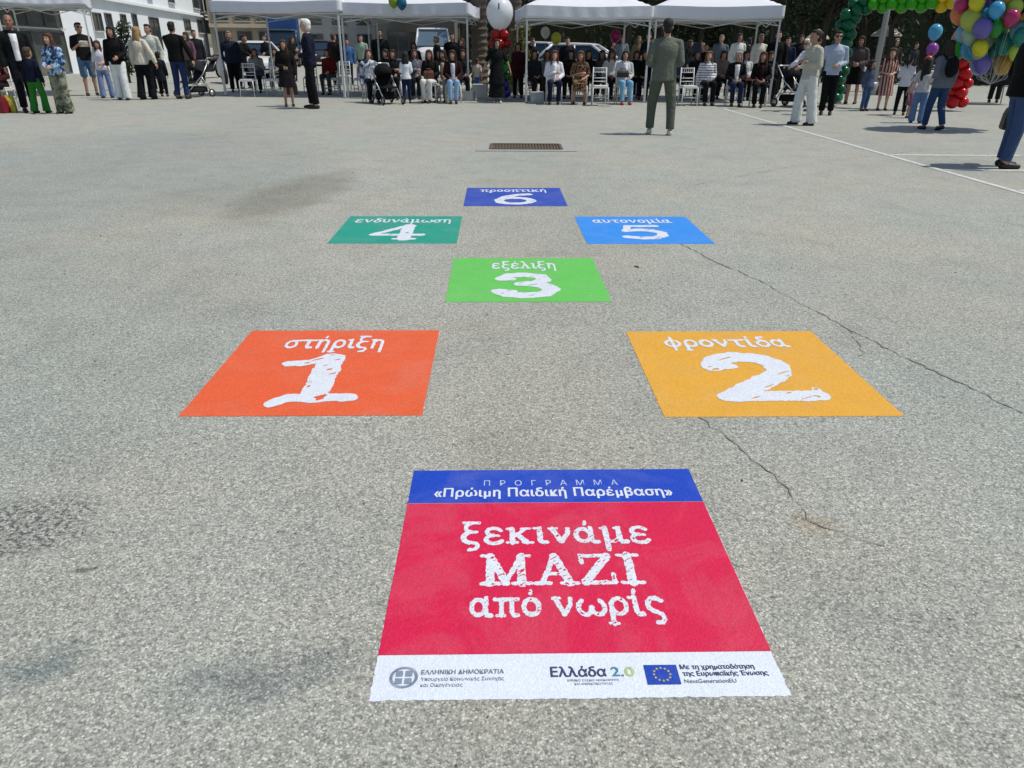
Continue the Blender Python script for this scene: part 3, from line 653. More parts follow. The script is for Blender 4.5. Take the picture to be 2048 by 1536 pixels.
mb.add([(xa + .25, 0, zt), (xb - .45, 0, zt), (xb, -1.5, zb + .12), (xa, -1.5, zb + .12), (xa, -1.5, zb), (xb, -1.5, zb), (xb - .05, -1.4, zb), (xa + .05, -1.4, zb), (xa + .3, 0, zt - .12), (xb - .5, 0, zt - .12)],
       [(0, 1, 2, 3), (3, 2, 5, 4), (4, 5, 6, 7), (7, 6, 9, 8), (0, 3, 4, 7, 8), (1, 9, 6, 5, 2)])
put('awning', mb, plain('cream_canvas', (0.56, 0.53, 0.42), 0.8), cb, smooth=False)

# ------------------------------------------------------------------ vegetation
def leafmat(name, c, c2):
    key = ('leaf', name)
    if key in _mats: return _mats[key]
    m, nt, b = nmat(name); g_ = N(nt, 'ShaderNodeNewGeometry')
    f = noise(nt, g_.outputs['Position'], 2.2, 3); rnd = mth(nt, 'ADD', mth(nt, 'MULTIPLY', f, .6), mth(nt, 'MULTIPLY', g_.outputs['Random Per Island'], .5))
    col = mixc(nt, rnd, c, c2); nt.links.new(col, b.inputs['Base Color']); b.inputs['Roughness'].default_value = .6
    t = N(nt, 'ShaderNodeBsdfTranslucent'); nt.links.new(col, t.inputs['Color']); mx = N(nt, 'ShaderNodeMixShader'); mx.inputs[0].default_value = .25
    nt.links.new(b.outputs[0], mx.inputs[1]); nt.links.new(t.outputs[0], mx.inputs[2]); nt.links.new(mx.outputs[0], nt.nodes['Material Output'].inputs['Surface'])
    _mats[key] = m; return m
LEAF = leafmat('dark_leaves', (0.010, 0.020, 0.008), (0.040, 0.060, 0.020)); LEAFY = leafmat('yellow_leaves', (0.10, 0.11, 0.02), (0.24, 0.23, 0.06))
BARK = plain('bark', (0.07, 0.055, 0.042), 0.95, 0, 0.4, 9, 0.8)
def leaves(mb, rnd, c, r, n, size):
    for _ in range(n):
        while True:
            p = Vector((rnd.uniform(-1, 1), rnd.uniform(-1, 1), rnd.uniform(-1, 1)))
            if .35 < p.length < 1: break
        q = Vector((c[0] + p.x * r[0], c[1] + p.y * r[1], c[2] + p.z * r[2]))
        a = Quaternion((rnd.gauss(0, 1), rnd.gauss(0, 1), rnd.gauss(0, 1), rnd.gauss(0, 1))).normalized()
        s = size * rnd.uniform(.6, 1.3); u, v = a @ Vector((s, 0, 0)), a @ Vector((0, s * .45, 0))
        mb.add([q - u, q - v, q + u, q + v], [(0, 1, 2, 3)])
def crown_mesh(seed, nclump=46, per=70, R=(2.6, 2.6, 2.1), z=5.0, size=.16):
    rnd = random.Random(seed); mb = MB()
    for _ in range(nclump):
        p = Vector((rnd.gauss(0, 1), rnd.gauss(0, 1), rnd.gauss(0, 1))).normalized() * rnd.uniform(.35, 1) ** .6
        leaves(mb, rnd, (p.x * R[0], p.y * R[1], z + p.z * R[2]), [rnd.uniform(.5, .95)] * 3, per, size)
    return mb.mesh('crown', False)
def trunk_mesh(seed, h=4.4):
    rnd = random.Random(seed); mb = MB(); pts = [(0, 0, -.1)]
    for k in range(1, 6): pts.append((rnd.gauss(0, .05) * k, rnd.gauss(0, .05) * k, h * k / 5))
    mb.tube(pts, [.22, .17, .15, .13, .11, .07], 10)
    for k in range(5):
        a = rnd.uniform(0, 6.28); b0 = Vector(pts[3 + k % 3]); d = Vector((math.cos(a), math.sin(a), .9))
        mb.tube([b0, b0 + d * .8, b0 + d * 1.7 + Vector((0, 0, .2))], [.09, .06, .025], 7)
    return mb.mesh('trunk')
CROWNS = [crown_mesh(s) for s in (3, 5, 8)]; TRUNKS = [trunk_mesh(s) for s in (3, 5, 8)]
TREES = [(930, 56, 1.0), (985, 47, .95), (1060, 58, 1.1), (1120, 50, 1.0), (1190, 56, 1.05), (1255, 47, 1.0), (1320, 54, 1.1), (1400, 46, .95), (1470, 52, 1.05), (1545, 42, 1.0), (1590, 49, 1.1), (1650, 40, 1.0), (1720, 46, 1.05), (1790, 38, .95), (1850, 44, 1.05), (1920, 36, 1.0), (1990, 41, 1.05), (2075, 35, 1.0), (2160, 40, 1.0)]
where = ['right of the cream awning shop', 'just left of the palm trunks', 'right behind the yellow green bush', 'above the white van in the row', 'behind the white hatchback', 'right of the pink balloon', 'left of the man in the green suit', 'right of the man in the green suit', 'behind the seated woman with grey hair',
         'at the right end of the tents', 'above the bending white haired woman', 'behind the woman in wide white trousers', 'under the left foot of the balloon arch', 'behind the grey lamp post', 'seen through the balloon arch', 'behind the right leg of the arch', 'behind the big balloon bunch', 'over the walking man at right edge', 'beyond the right edge']
for i, (px, Y, s) in enumerate(TREES):
    p = at_y(px, Y); r = empty('tree', p, i * 1.3); r.scale = (s, s, s * .92)
    tag(r, 'dark shady tree ' + where[i], 'tree', 'shade trees behind the tents')
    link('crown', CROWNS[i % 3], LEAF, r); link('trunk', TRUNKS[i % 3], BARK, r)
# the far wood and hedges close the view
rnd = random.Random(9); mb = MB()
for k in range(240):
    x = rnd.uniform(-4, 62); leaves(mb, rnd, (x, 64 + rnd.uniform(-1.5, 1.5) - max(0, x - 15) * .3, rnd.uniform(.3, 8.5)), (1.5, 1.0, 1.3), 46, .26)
mb2 = MB(); mb2.add([(-5, 66, 0), (15, 66, 0), (66, 51, 0), (66, 52, 0), (15, 67, 0), (-5, 67, 0), (-5, 66, 8), (15, 66, 8), (66, 51, 8), (66, 52, 8), (15, 67, 8), (-5, 67, 8)], [(0, 1, 7, 6), (1, 2, 8, 7), (6, 7, 10, 11), (7, 8, 9, 10), (3, 4, 10, 9), (4, 5, 11, 10)])
mb.add(mb2.v, mb2.f)
tag(put('distant_wood', mb, LEAF, smooth=False), 'dark mass of trees beyond the parked cars', 'trees', kind='stuff')

def palm(px, Y, rad, label, seed):
    p = at_y(px, Y); r = empty('palm_tree', p); tag(r, label, 'palm tree', 'palm trees between the tents'); rnd = random.Random(seed)
    mb = MB(); rings = []; n = 14
    for k in range(60):
        z = k * .1; rr = rad * (1.12 - .004 * k) * (1.0 + (.10 if k % 2 else -.06)); rings.append([Vector((math.cos(2 * math.pi * q / n + k * .22) * rr * (1 + .07 * (q % 2)), math.sin(2 * math.pi * q / n + k * .22) * rr * (1 + .07 * (q % 2)), z)) for q in range(n)])
    mb.loft(rings); put('trunk', mb, plain('palm_bark', (0.13, 0.105, 0.08), 0.95, 0, 0.45, 12, 0.8), r, smooth=False)
    mb = MB()
    for k in range(22):
        a = k * 2.4; el = rnd.uniform(-.2, 1.1); pts = []
        for q in range(9):
            t_ = q / 8; pts.append(Vector((math.cos(a) * (t_ * 2.6), math.sin(a) * (t_ * 2.6), 5.9 + math.sin(el) * 2.2 * t_ - 1.9 * t_ * t_)))
        for q in range(1, 9):
            d = (pts[q] - pts[q - 1]).normalized(); n_ = d.cross(Vector((0, 0, 1))).normalized(); 
            for sgn in (-1, 1):
                for h_ in (0, .5):
                    b0 = pts[q - 1].lerp(pts[q], h_); tip = b0 + n_ * sgn * .55 * (1.1 - q / 10) + d * .35 - Vector((0, 0, .15))
                    mb.add([b0, b0 + d * .07, tip], [(0, 1, 2)])
    put('fronds', mb, LEAF, r, smooth=False)
palm(959, 26.5, .24, 'thick palm trunk just left of the large white balloon', 1)
palm(1030, 26.8, .19, 'slimmer palm trunk just right of the large white balloon', 2)
p = at_y(1040, 26.0); r = empty('bush', p); tag(r, 'yellow green bush at the foot of the slimmer palm', 'bush')
rnd = random.Random(4); mb = MB()
for _ in range(22): leaves(mb, rnd, (rnd.uniform(-.22, .25), rnd.uniform(-.2, .2), rnd.uniform(.3, 2.0)), (.2, .2, .25), 40, .085)
put('foliage', mb, LEAFY, r, smooth=False)
mb = MB()
for k in range(5): mb.tube([(0, 0, -.05), (.1 * math.cos(k * 1.3), .1 * math.sin(k * 1.3), .9), (.2 * math.cos(k * 1.3), .15 * math.sin(k * 1.3), 1.8)], [.025, .018, .008], 6)
put('stems', mb, BARK, r)
p = at_y(246, 31); r = empty('bush', p); tag(r, 'dark green bush in front of the white building, behind the women', 'bush')
rnd = random.Random(5); mb = MB()
for _ in range(20): leaves(mb, rnd, (rnd.uniform(-.22, .22), rnd.uniform(-.2, .2), rnd.uniform(.3, 2.2)), (.25, .25, .25), 70, .07)
put('foliage', mb, LEAF, r, smooth=False); mb = MB(); mb.tube([(0, 0, -.05), (.02, 0, 1.2)], [.05, .02], 8); put('stem', mb, BARK, r)

# ------------------------------------------------------------------ party tents
CANVAS = plain('white_canvas', (0.76, 0.78, 0.82), 0.75, 0, 0.06, 2, 0.5, trans=0.10)
def tent(px0, py0, px1, py1, ytop, ybot, label, depth=3.2):
    a, b_ = at(px0, py0), at(px1, py1); d = b_ - a; W = d.length; rz = math.atan2(d.y, d.x)
    r = empty('party_tent', (a.x, a.y, 0), rz); tag(r, label, 'tent', 'white party tents in a row')
    mid = (a + b_) / 2; zt, zb = zat(mid.x, mid.y, ytop), zat(mid.x, mid.y, ybot)
    legs = [(0, 0), (W, 0), (0, depth), (W, depth)]
    for (x, y) in legs:
        mb = MB(); mb.box((x, y, zt * .5 - .02), (.045, .045, zt - .05)); mb.box((x, y, .42), (.055, .055, .8)); l_ = put('leg', mb, WSTEEL, r, smooth=False)
        m2 = MB(); m2.box((x, y, .012), (.16, .16, .012)); put('foot_plate', m2, STEEL, l_, smooth=False)
    # scissor truss under the eaves
    mb = MB(); zq = zb + .10
    def side(p, q):
        p, q = Vector(p), Vector(q); n = 2
        for k in range(n):
            s0, s1 = p.lerp(q, k / n), p.lerp(q, (k + 1) / n)
            mb.bar(s0 + Vector((0, 0, zq)), s1 + Vector((0, 0, zq - .26)), .022); mb.bar(s0 + Vector((0, 0, zq - .26)), s1 + Vector((0, 0, zq)), .022)
    side((0.02, .04, 0), (W - .02, .04, 0)); side((0.02, depth - .04, 0), (W - .02, depth - .04, 0)); side((.04, 0.02, 0), (.04, depth - .02, 0)); side((W - .04, 0.02, 0), (W - .04, depth - .02, 0))
    put('truss', mb, WSTEEL, r, smooth=False)
    mb = MB(); mb.bar((W / 2, depth / 2, zt - .1), (W / 2, depth / 2, zt + .78), .04); put('centre_pole', mb, WSTEEL, r, smooth=False)
    # canopy: sagging pyramid with thickness
    n = 24; vs = []; pk = .82; o_ = .07
    rnd = random.Random(int(px0))
    for layer in (0, 1):
        for j in range(n + 1):
            for i in range(n + 1):
                u, v = i / n * 2 - 1, j / n * 2 - 1; m_ = max(abs(u), abs(v)); h = pk * (1 - m_) * (1 - .13 * math.sin(math.pi * m_)) - .035 * (1 - min(abs(u), abs(v)) ** 2) * m_ ** 4
                vs.append((W / 2 + u * (W / 2 + o_), depth / 2 + v * (depth / 2 + o_), zt + h - layer * .012))
    fs = []; K = (n + 1) ** 2
    for j in range(n):
        for i in range(n):
            q = j * (n + 1) + i; fs.append((q, q + 1, q + n + 2, q + n + 1)); fs.append((K + q, K + q + n + 1, K + q + n + 2, K + q + 1))
    mb = MB(); mb.add(vs, fs); put('canopy', mb, CANVAS, r)
    # valance: hanging strip round the eaves, rippled
    per = [(-o_, -o_), (W + o_, -o_), (W + o_, depth + o_), (-o_, depth + o_)]; lo = []
    for k in range(4):
        p, q = Vector(per[k]), Vector(per[(k + 1) % 4]); m_ = 40
        for i in range(m_):
            t_ = i / m_; c = p.lerp(q, t_); sag = .035 * math.sin(math.pi * t_) ** 2; rip = .018 * math.sin(t_ * 46 + k) * math.sin(math.pi * t_)
            lo.append((c, sag, rip, (q - p).normalized()))
    vs = []; R4 = (0, .34, .72, 1.0)
    for layer in (0, 1):
        for lev in R4:
            for c, sag, rip, d_ in lo:
                nrm = Vector((d_.y, -d_.x)); off = nrm * (rip * lev + .004 + layer * -.008)
                z = (zt - sag + .012) + (zb - zt) * lev + (.02 * math.sin(7 * lev) * (1 if lev not in (0, 1.0) else 0))
                vs.append((c.x + off.x, c.y + off.y, z))
    n4 = len(lo); fs = []
    for layer in (0, 1):
        for lv in range(3):
            for i in range(n4):
                q0 = layer * 4 * n4 + lv * n4; j = (i + 1) % n4; f = (q0 + i, q0 + j, q0 + n4 + j, q0 + n4 + i); fs.append(f)
    for i in range(n4):
        j = (i + 1) % n4; q0 = 3 * n4; q1 = 7 * n4; fs.append((q0 + i, q0 + j, q1 + j, q1 + i))
    mb = MB(); mb.add(vs, fs); put('valance', mb, CANVAS, r)
    mb = MB()
    for t_ in (0.0,):
        mb.box((W / 2, -.03, zb - .03), (W, .03, .03)); mb.box((W / 2, depth + .03, zb - .03), (W, .03, .03)); mb.box((-.03, depth / 2, zb - .03), (.03, depth, .03)); mb.box((W + .03, depth / 2, zb - .03), (.03, depth, .03))
    put('eave_rail', mb, WSTEEL, r, smooth=False)
    return dict(a=a, b=b_, zt=zt, zb=zb, W=W, rz=rz)
T0 = tent(38, 195, 203, 192, -12, 9, 'white party tent at far left before the glazed shop corner')
TA = tent(452, 192, 690, 196, 2, 25, 'white party tent left of centre over mostly empty white chairs')
TB = tent(697, 195, 937, 197, 6, 32, 'white party tent with green and blue balloons tied at its eave')
TC = tent(1052, 205, 1288, 205, 12, 38, 'white party tent right of the palms, over the woman in spotted dress')
TD = tent(1300, 204, 1537, 207, 12, 38, 'rightmost white party tent, behind the man in the green suit')

# ------------------------------------------------------------------ lamp post, parasols
p = at(1742, 190); r = empty('lamp_post', p); tag(r, 'plain grey lamp post behind the children at right', 'lamp post')
mb = MB(); mb.tube([(0, 0, 0), (0, 0, 2.5), (0, 0, 5.2)], [.10, .085, .06], 14); put('pole', mb, STEEL, r)
mb = MB(); mb.tube([(0, 0, 0), (0, 0, .35), (0, 0, .4)], [.16, .16, .11], 14); put('base', mb, STEEL, r)
mb = MB(); mb.ell((0, 0, 5.35), (.22, .22, .2)); put('lamp_head', mb, plain('lamp_glass', (.6, .6, .58), .3), r)
def parasol(px, Y, rad, ytop, label):
    p = at_y(px, Y); r = empty('parasol', p); tag(r, label, 'parasol', 'cream market parasols in the park'); z = zat(p.x, p.y, ytop) - p.z
    mb = MB(); n = 8; rg = []
    for (rr, zz) in ((rad, z - .5), (rad * .97, z - .42), (rad * .5, z - .16), (.03, z)): rg.append([Vector((math.cos(2 * math.pi * k / n) * rr, math.sin(2 * math.pi * k / n) * rr, zz)) for k in range(n)])
    mb.loft(rg); put('canopy', mb, plain('cream_canvas', (0.56, 0.53, 0.42), 0.8), r, smooth=False)
    mb = MB(); mb.tube([(0, 0, 0), (0, 0, z - .05)], .035, 8); put('pole', mb, STEEL, r)
parasol(1768, 40, .75, 50, 'small cream parasol right of the sunglasses man, behind the lamp post')
parasol(1632, 44, .65, 58, 'small cream parasol above the woman in wide white trousers')

# ------------------------------------------------------------------ vehicles
def rrect(y, hw, z0, z1, k=.75, n=16):
    out = []
    for i in range(n):
        a = 2 * math.pi * (i + .5) / n; c, s = math.cos(a), math.sin(a)
        out.append(Vector((hw * math.copysign(abs(c) ** .45, c), y, (z0 + z1) / 2 + (z1 - z0) / 2 * math.copysign(abs(s) ** .45, s))))
    return out
def vehicle(name, loc, rz, paint, label, cat, st, gh, wheels, group='cars parked behind the tents', cargo=None, glass=None):
    """front faces -y. st: body stations (y, half width, z0, z1); gh: greenhouse (y0b, y0t, y1t, y1b, zb, zt, hwb, hwt)"""
    r = empty(name, loc, rz); tag(r, label, cat, group); pm = plain('car_paint', paint, 0.25, 0, 0.03, 2, coat=0.6)
    mb = MB(); mb.loft([rrect(*s) for s in st]); put('body', mb, pm, r)
    y0b, y0t, y1t, y1b, zb, zt, hb, ht = gh
    lo = [Vector((-hb, y0b, zb)), Vector((hb, y0b, zb)), Vector((hb, y1b, zb)), Vector((-hb, y1b, zb))]; hi = [Vector((-ht, y0t, zt)), Vector((ht, y0t, zt)), Vector((ht, y1t, zt)), Vector((-ht, y1t, zt))]
    mb = MB(); mb.loft([lo, hi]); put('windows', mb, glass or BLUEGLASS, r, smooth=False)
    for i in range(4): mb = MB(); mb.tube([lo[i], hi[i]], [.06, .05], 8); put('pillar', mb, pm, r)
    for s in (-1, 1):
        for t_ in ((.42,) if y1t - y0t < 2.4 else (.3, .62)):
            mb = MB(); mb.tube([(s * hb, y0b + .5 + (y1b - y0b - .5) * t_, zb), (s * ht, y0t + (y1t - y0t) * t_, zt)], [.045, .04], 8); put('pillar', mb, pm, r)
    mb = MB(); ym = (y0t + y1t) / 2; mb.loft([rrect(y0t - .12, ht - .08, zt - .03, zt + .02), rrect(y0t + .05, ht + .03, zt - .04, zt + .06), rrect(ym, ht + .04, zt - .04, zt + .09), rrect(y1t, ht + .03, zt - .04, zt + .06), rrect(y1t + .12, ht - .08, zt - .03, zt + .02)]); put('roof', mb, pm, r)
    yf = st[0][0]; hw = max(s[1] for s in st); zl = st[1][3] - .14
    for s in (-1, 1):
        mb = MB(); mb.ell((s * (st[1][1] - .2), st[1][0] - .02, zl), (.17, .10, .08)); put('headlight', mb, plain('lamp_lens', (.55, .58, .6), .1), r)
        mb = MB(); mb.ell((s * (hw + .10), y0b + .35, zb + .08), (.10, .06, .075)); put('wing_mirror', mb, BLACKP, r)
        for yw in wheels:
            mb = MB(); n = 20; x0 = s * (hw - .02); rg = []
            for (rr, dx) in ((.19, -.10), (.29, -.10), (.31, -.05), (.31, .05), (.29, .09), (.19, .09)): rg.append([Vector((x0 + s * (dx - .08), yw + math.cos(2 * math.pi * k / n) * rr, .31 + math.sin(2 * math.pi * k / n) * rr)) for k in range(n)])
            mb.loft(rg); w_ = put('wheel', mb, RUBBER, r)
            mb = MB(); rg = []
            for (rr, dx) in ((.20, -.02), (.20, .085), (.15, .10), (.05, .115)): rg.append([Vector((x0 + s * (dx - .075), yw + math.cos(2 * math.pi * k / n) * rr, .31 + math.sin(2 * math.pi * k / n) * rr)) for k in range(n)])
            mb.loft(rg); put('rim', mb, ALU, w_)
    mb = MB(); mb.box((0, yf + .01, .42), (hw * 1.5, .08, .16)); put('bumper', mb, BLACKP, r, smooth=False, bevel=.02)
    mb = MB(); mb.box((0, yf - .035, .46), (.5, .02, .11)); put('number_plate', mb, WSTEEL, r, smooth=False)
    mb = MB(); mb.box((0, st[1][0] - .03, zl), (hw * .8, .05, .09)); put('grille', mb, BLACKP, r, smooth=False)
    if cargo:
        mb = MB(); mb.box((0, cargo[0], cargo[1]), (cargo[2], cargo[3], cargo[4])); c_ = put('cargo_box', mb, plain('blue_box', (0.015, 0.07, 0.24), 0.4), r, smooth=False, bevel=.04)
        mb = MB(); mb.box((0, cargo[0], cargo[1] + cargo[4] / 2 + .13), (cargo[2] + .04, cargo[3] + .04, .24)); put('cargo_roof', mb, WSTEEL, c_, smooth=False, bevel=.04)
    return r
HATCH = ([(-2.02, .66, .36, .60), (-1.92, .80, .22, .74), (-1.0, .86, .2, .92), (.0, .87, .2, .96), (1.5, .86, .22, .99), (1.95, .80, .28, .95), (2.03, .66, .4, .85)], (-1.08, -.28, 1.35, 1.93, .93, 1.42, .80, .60), (-1.3, 1.25))
VAN = ([(-2.35, .74, .36, .85), (-2.25, .90, .25, 1.05), (-1.7, .96, .22, 1.25), (.0, .97, .22, 1.3), (2.2, .97, .25, 1.3), (2.4, .9, .35, 1.2)], (-1.9, -1.25, 2.15, 2.33, 1.24, 2.08, .93, .80), (-1.5, 1.5))
CAB = ([(-2.6, .76, .4, .85), (-2.5, .92, .3, 1.15), (-1.2, .97, .28, 1.3), (-.4, .97, .3, 1.3), (-.2, .95, .45, .8), (2.6, .95, .45, .8), (2.7, .9, .5, .75)], (-2.3, -1.9, -.6, -.42, 1.24, 2.0, .92, .82), (-1.7, 1.5))
def car_at(px, Y, face, kind, paint, label, cat='car', name='parked_car', **kw):
    p = at_y(px, Y); return vehicle(name, p, R_(face), paint, label, cat, kind[0], kind[1], kind[2], **kw)
WP = (0.66, 0.67, 0.66)
car_at(866, 46, 6, VAN, WP, 'white van facing the square in front of the cream awning', 'van', 'white_van', glass=glass_mat('sky_reflection_glass', (0.10, 0.15, 0.20)))  # paler windscreen, the reflected sky put into its colour
car_at(513, 36, 32, HATCH, (0.60, 0.61, 0.60), 'white car with dark windscreen behind the chairs of the left tent')
car_at(569, 50, 12, CAB, (0.03, 0.05, 0.06), 'dark truck with a blue cargo box and white top', 'truck', 'cargo_truck', cargo=(1.2, 2.05, 1.75, 2.7, 2.3))
car_at(1176, 33, 72, HATCH, (0.66, 0.67, 0.66), 'white hatchback side on, behind the woman in spotted dress')
car_at(1092, 44, 70, HATCH, (0.58, 0.61, 0.62), 'pale car half hidden by white and yellow balloons')
car_at(1395, 46, 75, HATCH, (0.04, 0.045, 0.05), 'dark car under the trees right of the green suit')
car_at(1620, 42, 80, HATCH, (0.30, 0.31, 0.32), 'grey car in tree shade behind the white haired woman')
car_at(640, 52, 20, HATCH, (0.02, 0.022, 0.025), 'black car behind the white haired man in navy')

def scooter(px, Y, face, paint, label):
    p = at_y(px, Y); r = empty('motor_scooter', p, R_(face)); tag(r, label, 'scooter', 'scooters parked behind the tents'); pm = plain('scooter_paint', paint, .25)
    for y in (-.62, .60):
        mb = MB(); n = 18
        for q in range(n):
            a, b_ = 2 * math.pi * q / n, 2 * math.pi * (q + 1) / n; mb.capsule((0, y + .22 * math.cos(a), .26 + .22 * math.sin(a)), (0, y + .22 * math.cos(b_), .26 + .22 * math.sin(b_)), .055, .055, 6)
        w = put('wheel', mb, RUBBER, r); m2 = MB(); m2.tube([(-.03, y, .26), (.03, y, .26)], .16, 16); put('rim', m2, ALU, w)
    mb = MB(); mb.loft([rrect(-.42, .2, .28, .95), rrect(-.38, .22, .25, .92), rrect(-.3, .2, .25, .5), rrect(.0, .18, .25, .42), rrect(.2, .2, .3, .68), rrect(.75, .17, .45, .74), rrect(.88, .08, .55, .70)]); put('body', mb, pm, r)
    mb = MB(); mb.loft([rrect(-.05, .12, .70, .76), rrect(.1, .16, .68, .80), rrect(.7, .15, .72, .84), rrect(.8, .08, .74, .80)]); put('seat', mb, BLACKP, r)
    mb = MB(); mb.tube([(-.34, -.38, 1.02), (-.1, -.42, 1.0), (.1, -.42, 1.0), (.34, -.38, 1.02)], .02, 8); mb.tube([(0, -.44, .9), (0, -.62, .3)], .035, 8); put('handlebar', mb, BLACKP, r)
    mb = MB(); mb.ell((0, -.47, .86), (.09, .06, .08)); put('headlight', mb, plain('lamp_lens', (.55, .58, .6), .1), r)
    mb = MB(); mb.loft([rrect(-.50, .10, 1.0, 1.3), rrect(-.47, .13, .95, 1.32)]); put('windscreen', mb, plain('clear_screen', (.4, .45, .47), .1), r)
scooter(440, 31, 25, (0.62, 0.63, 0.62), 'white scooter beside the front left leg of the left tent')
scooter(414, 35, -20, (0.02, 0.02, 0.022), 'black scooter behind the stroller, left of the white scooter')
for i, (p0, p1, Y0, Y1) in enumerate(((1230, 1390, 36, 35.5), (1405, 1560, 35.5, 34.5), (1575, 1720, 34.5, 33.5), (1735, 1880, 33.5, 32.5), (1895, 2090, 32.5, 31.5))):  # added hedges, a dark band covering the bright ground before the trees
    a, b_ = at_y(p0, Y0), at_y(p1, Y1); r = empty('hedge', a, math.atan2(b_.y - a.y, b_.x - a.x)); W = (b_ - a).length
    tag(r, 'dark hedge added to cover bright ground, ' + ('left of the green suit', 'under the rightmost tent', 'behind the woman in white trousers', 'behind the striped dress girl', 'behind the balloon bunch')[i], 'hedge', 'hedges added as a dark backdrop')
    rnd = random.Random(60 + i); mb = MB()
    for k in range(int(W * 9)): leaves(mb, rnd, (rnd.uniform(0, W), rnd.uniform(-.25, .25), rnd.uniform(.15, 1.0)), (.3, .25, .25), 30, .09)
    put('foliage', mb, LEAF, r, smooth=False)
    mb = MB()
    for k in range(int(W * 2)): mb.tube([(k * .5 + .2, 0, -.05), (k * .5 + .23, 0, .6)], [.02, .012], 5)
    put('stems', mb, BARK, r)
# ------------------------------------------------------------------ people
SKINS = {'m': (0.40, 0.22, 0.145), 'l': (0.52, 0.31, 0.22), 'd': (0.24, 0.115, 0.07)}
def skinmat(k): return plain('skin_' + k, SKINS[k], 0.55, 0, 0.10, 9, 0.08)
def hairmat(c):
    return plain('hair', c, 0.75, 0, 0.35, 30, 0.6)
ARMS = {  # elbow and wrist offsets from the shoulder (x outwards)
 'down': ((.055, .03, -.29), (.065, -.04, -.545)), 'front': ((.05, .05, -.275), (-.10, -.19, -.34)), 'lap': ((.05, .0, -.27), (-.07, -.235, -.36)),
 'reach': ((.03, -.16, -.22), (.0, -.37, -.30)), 'up': ((.13, -.04, .18), (.09, -.10, .43)), 'behind': ((.08, .10, -.26), (-.09, .17, -.42)),
 'out': ((.13, .0, -.25), (.21, -.02, -.48)), 'phone': ((.04, .0, -.28), (-.08, -.25, -.17)), 'fold': ((.05, -.02, -.28), (-.20, -.19, -.22)), 'pocket': ((.10, .05, -.27), (.03, -.02, -.47)),
 'swingf': ((.05, -.07, -.28), (.05, -.22, -.46)), 'swingb': ((.06, .12, -.26), (.08, .14, -.52))}
PCOUNT = [0]
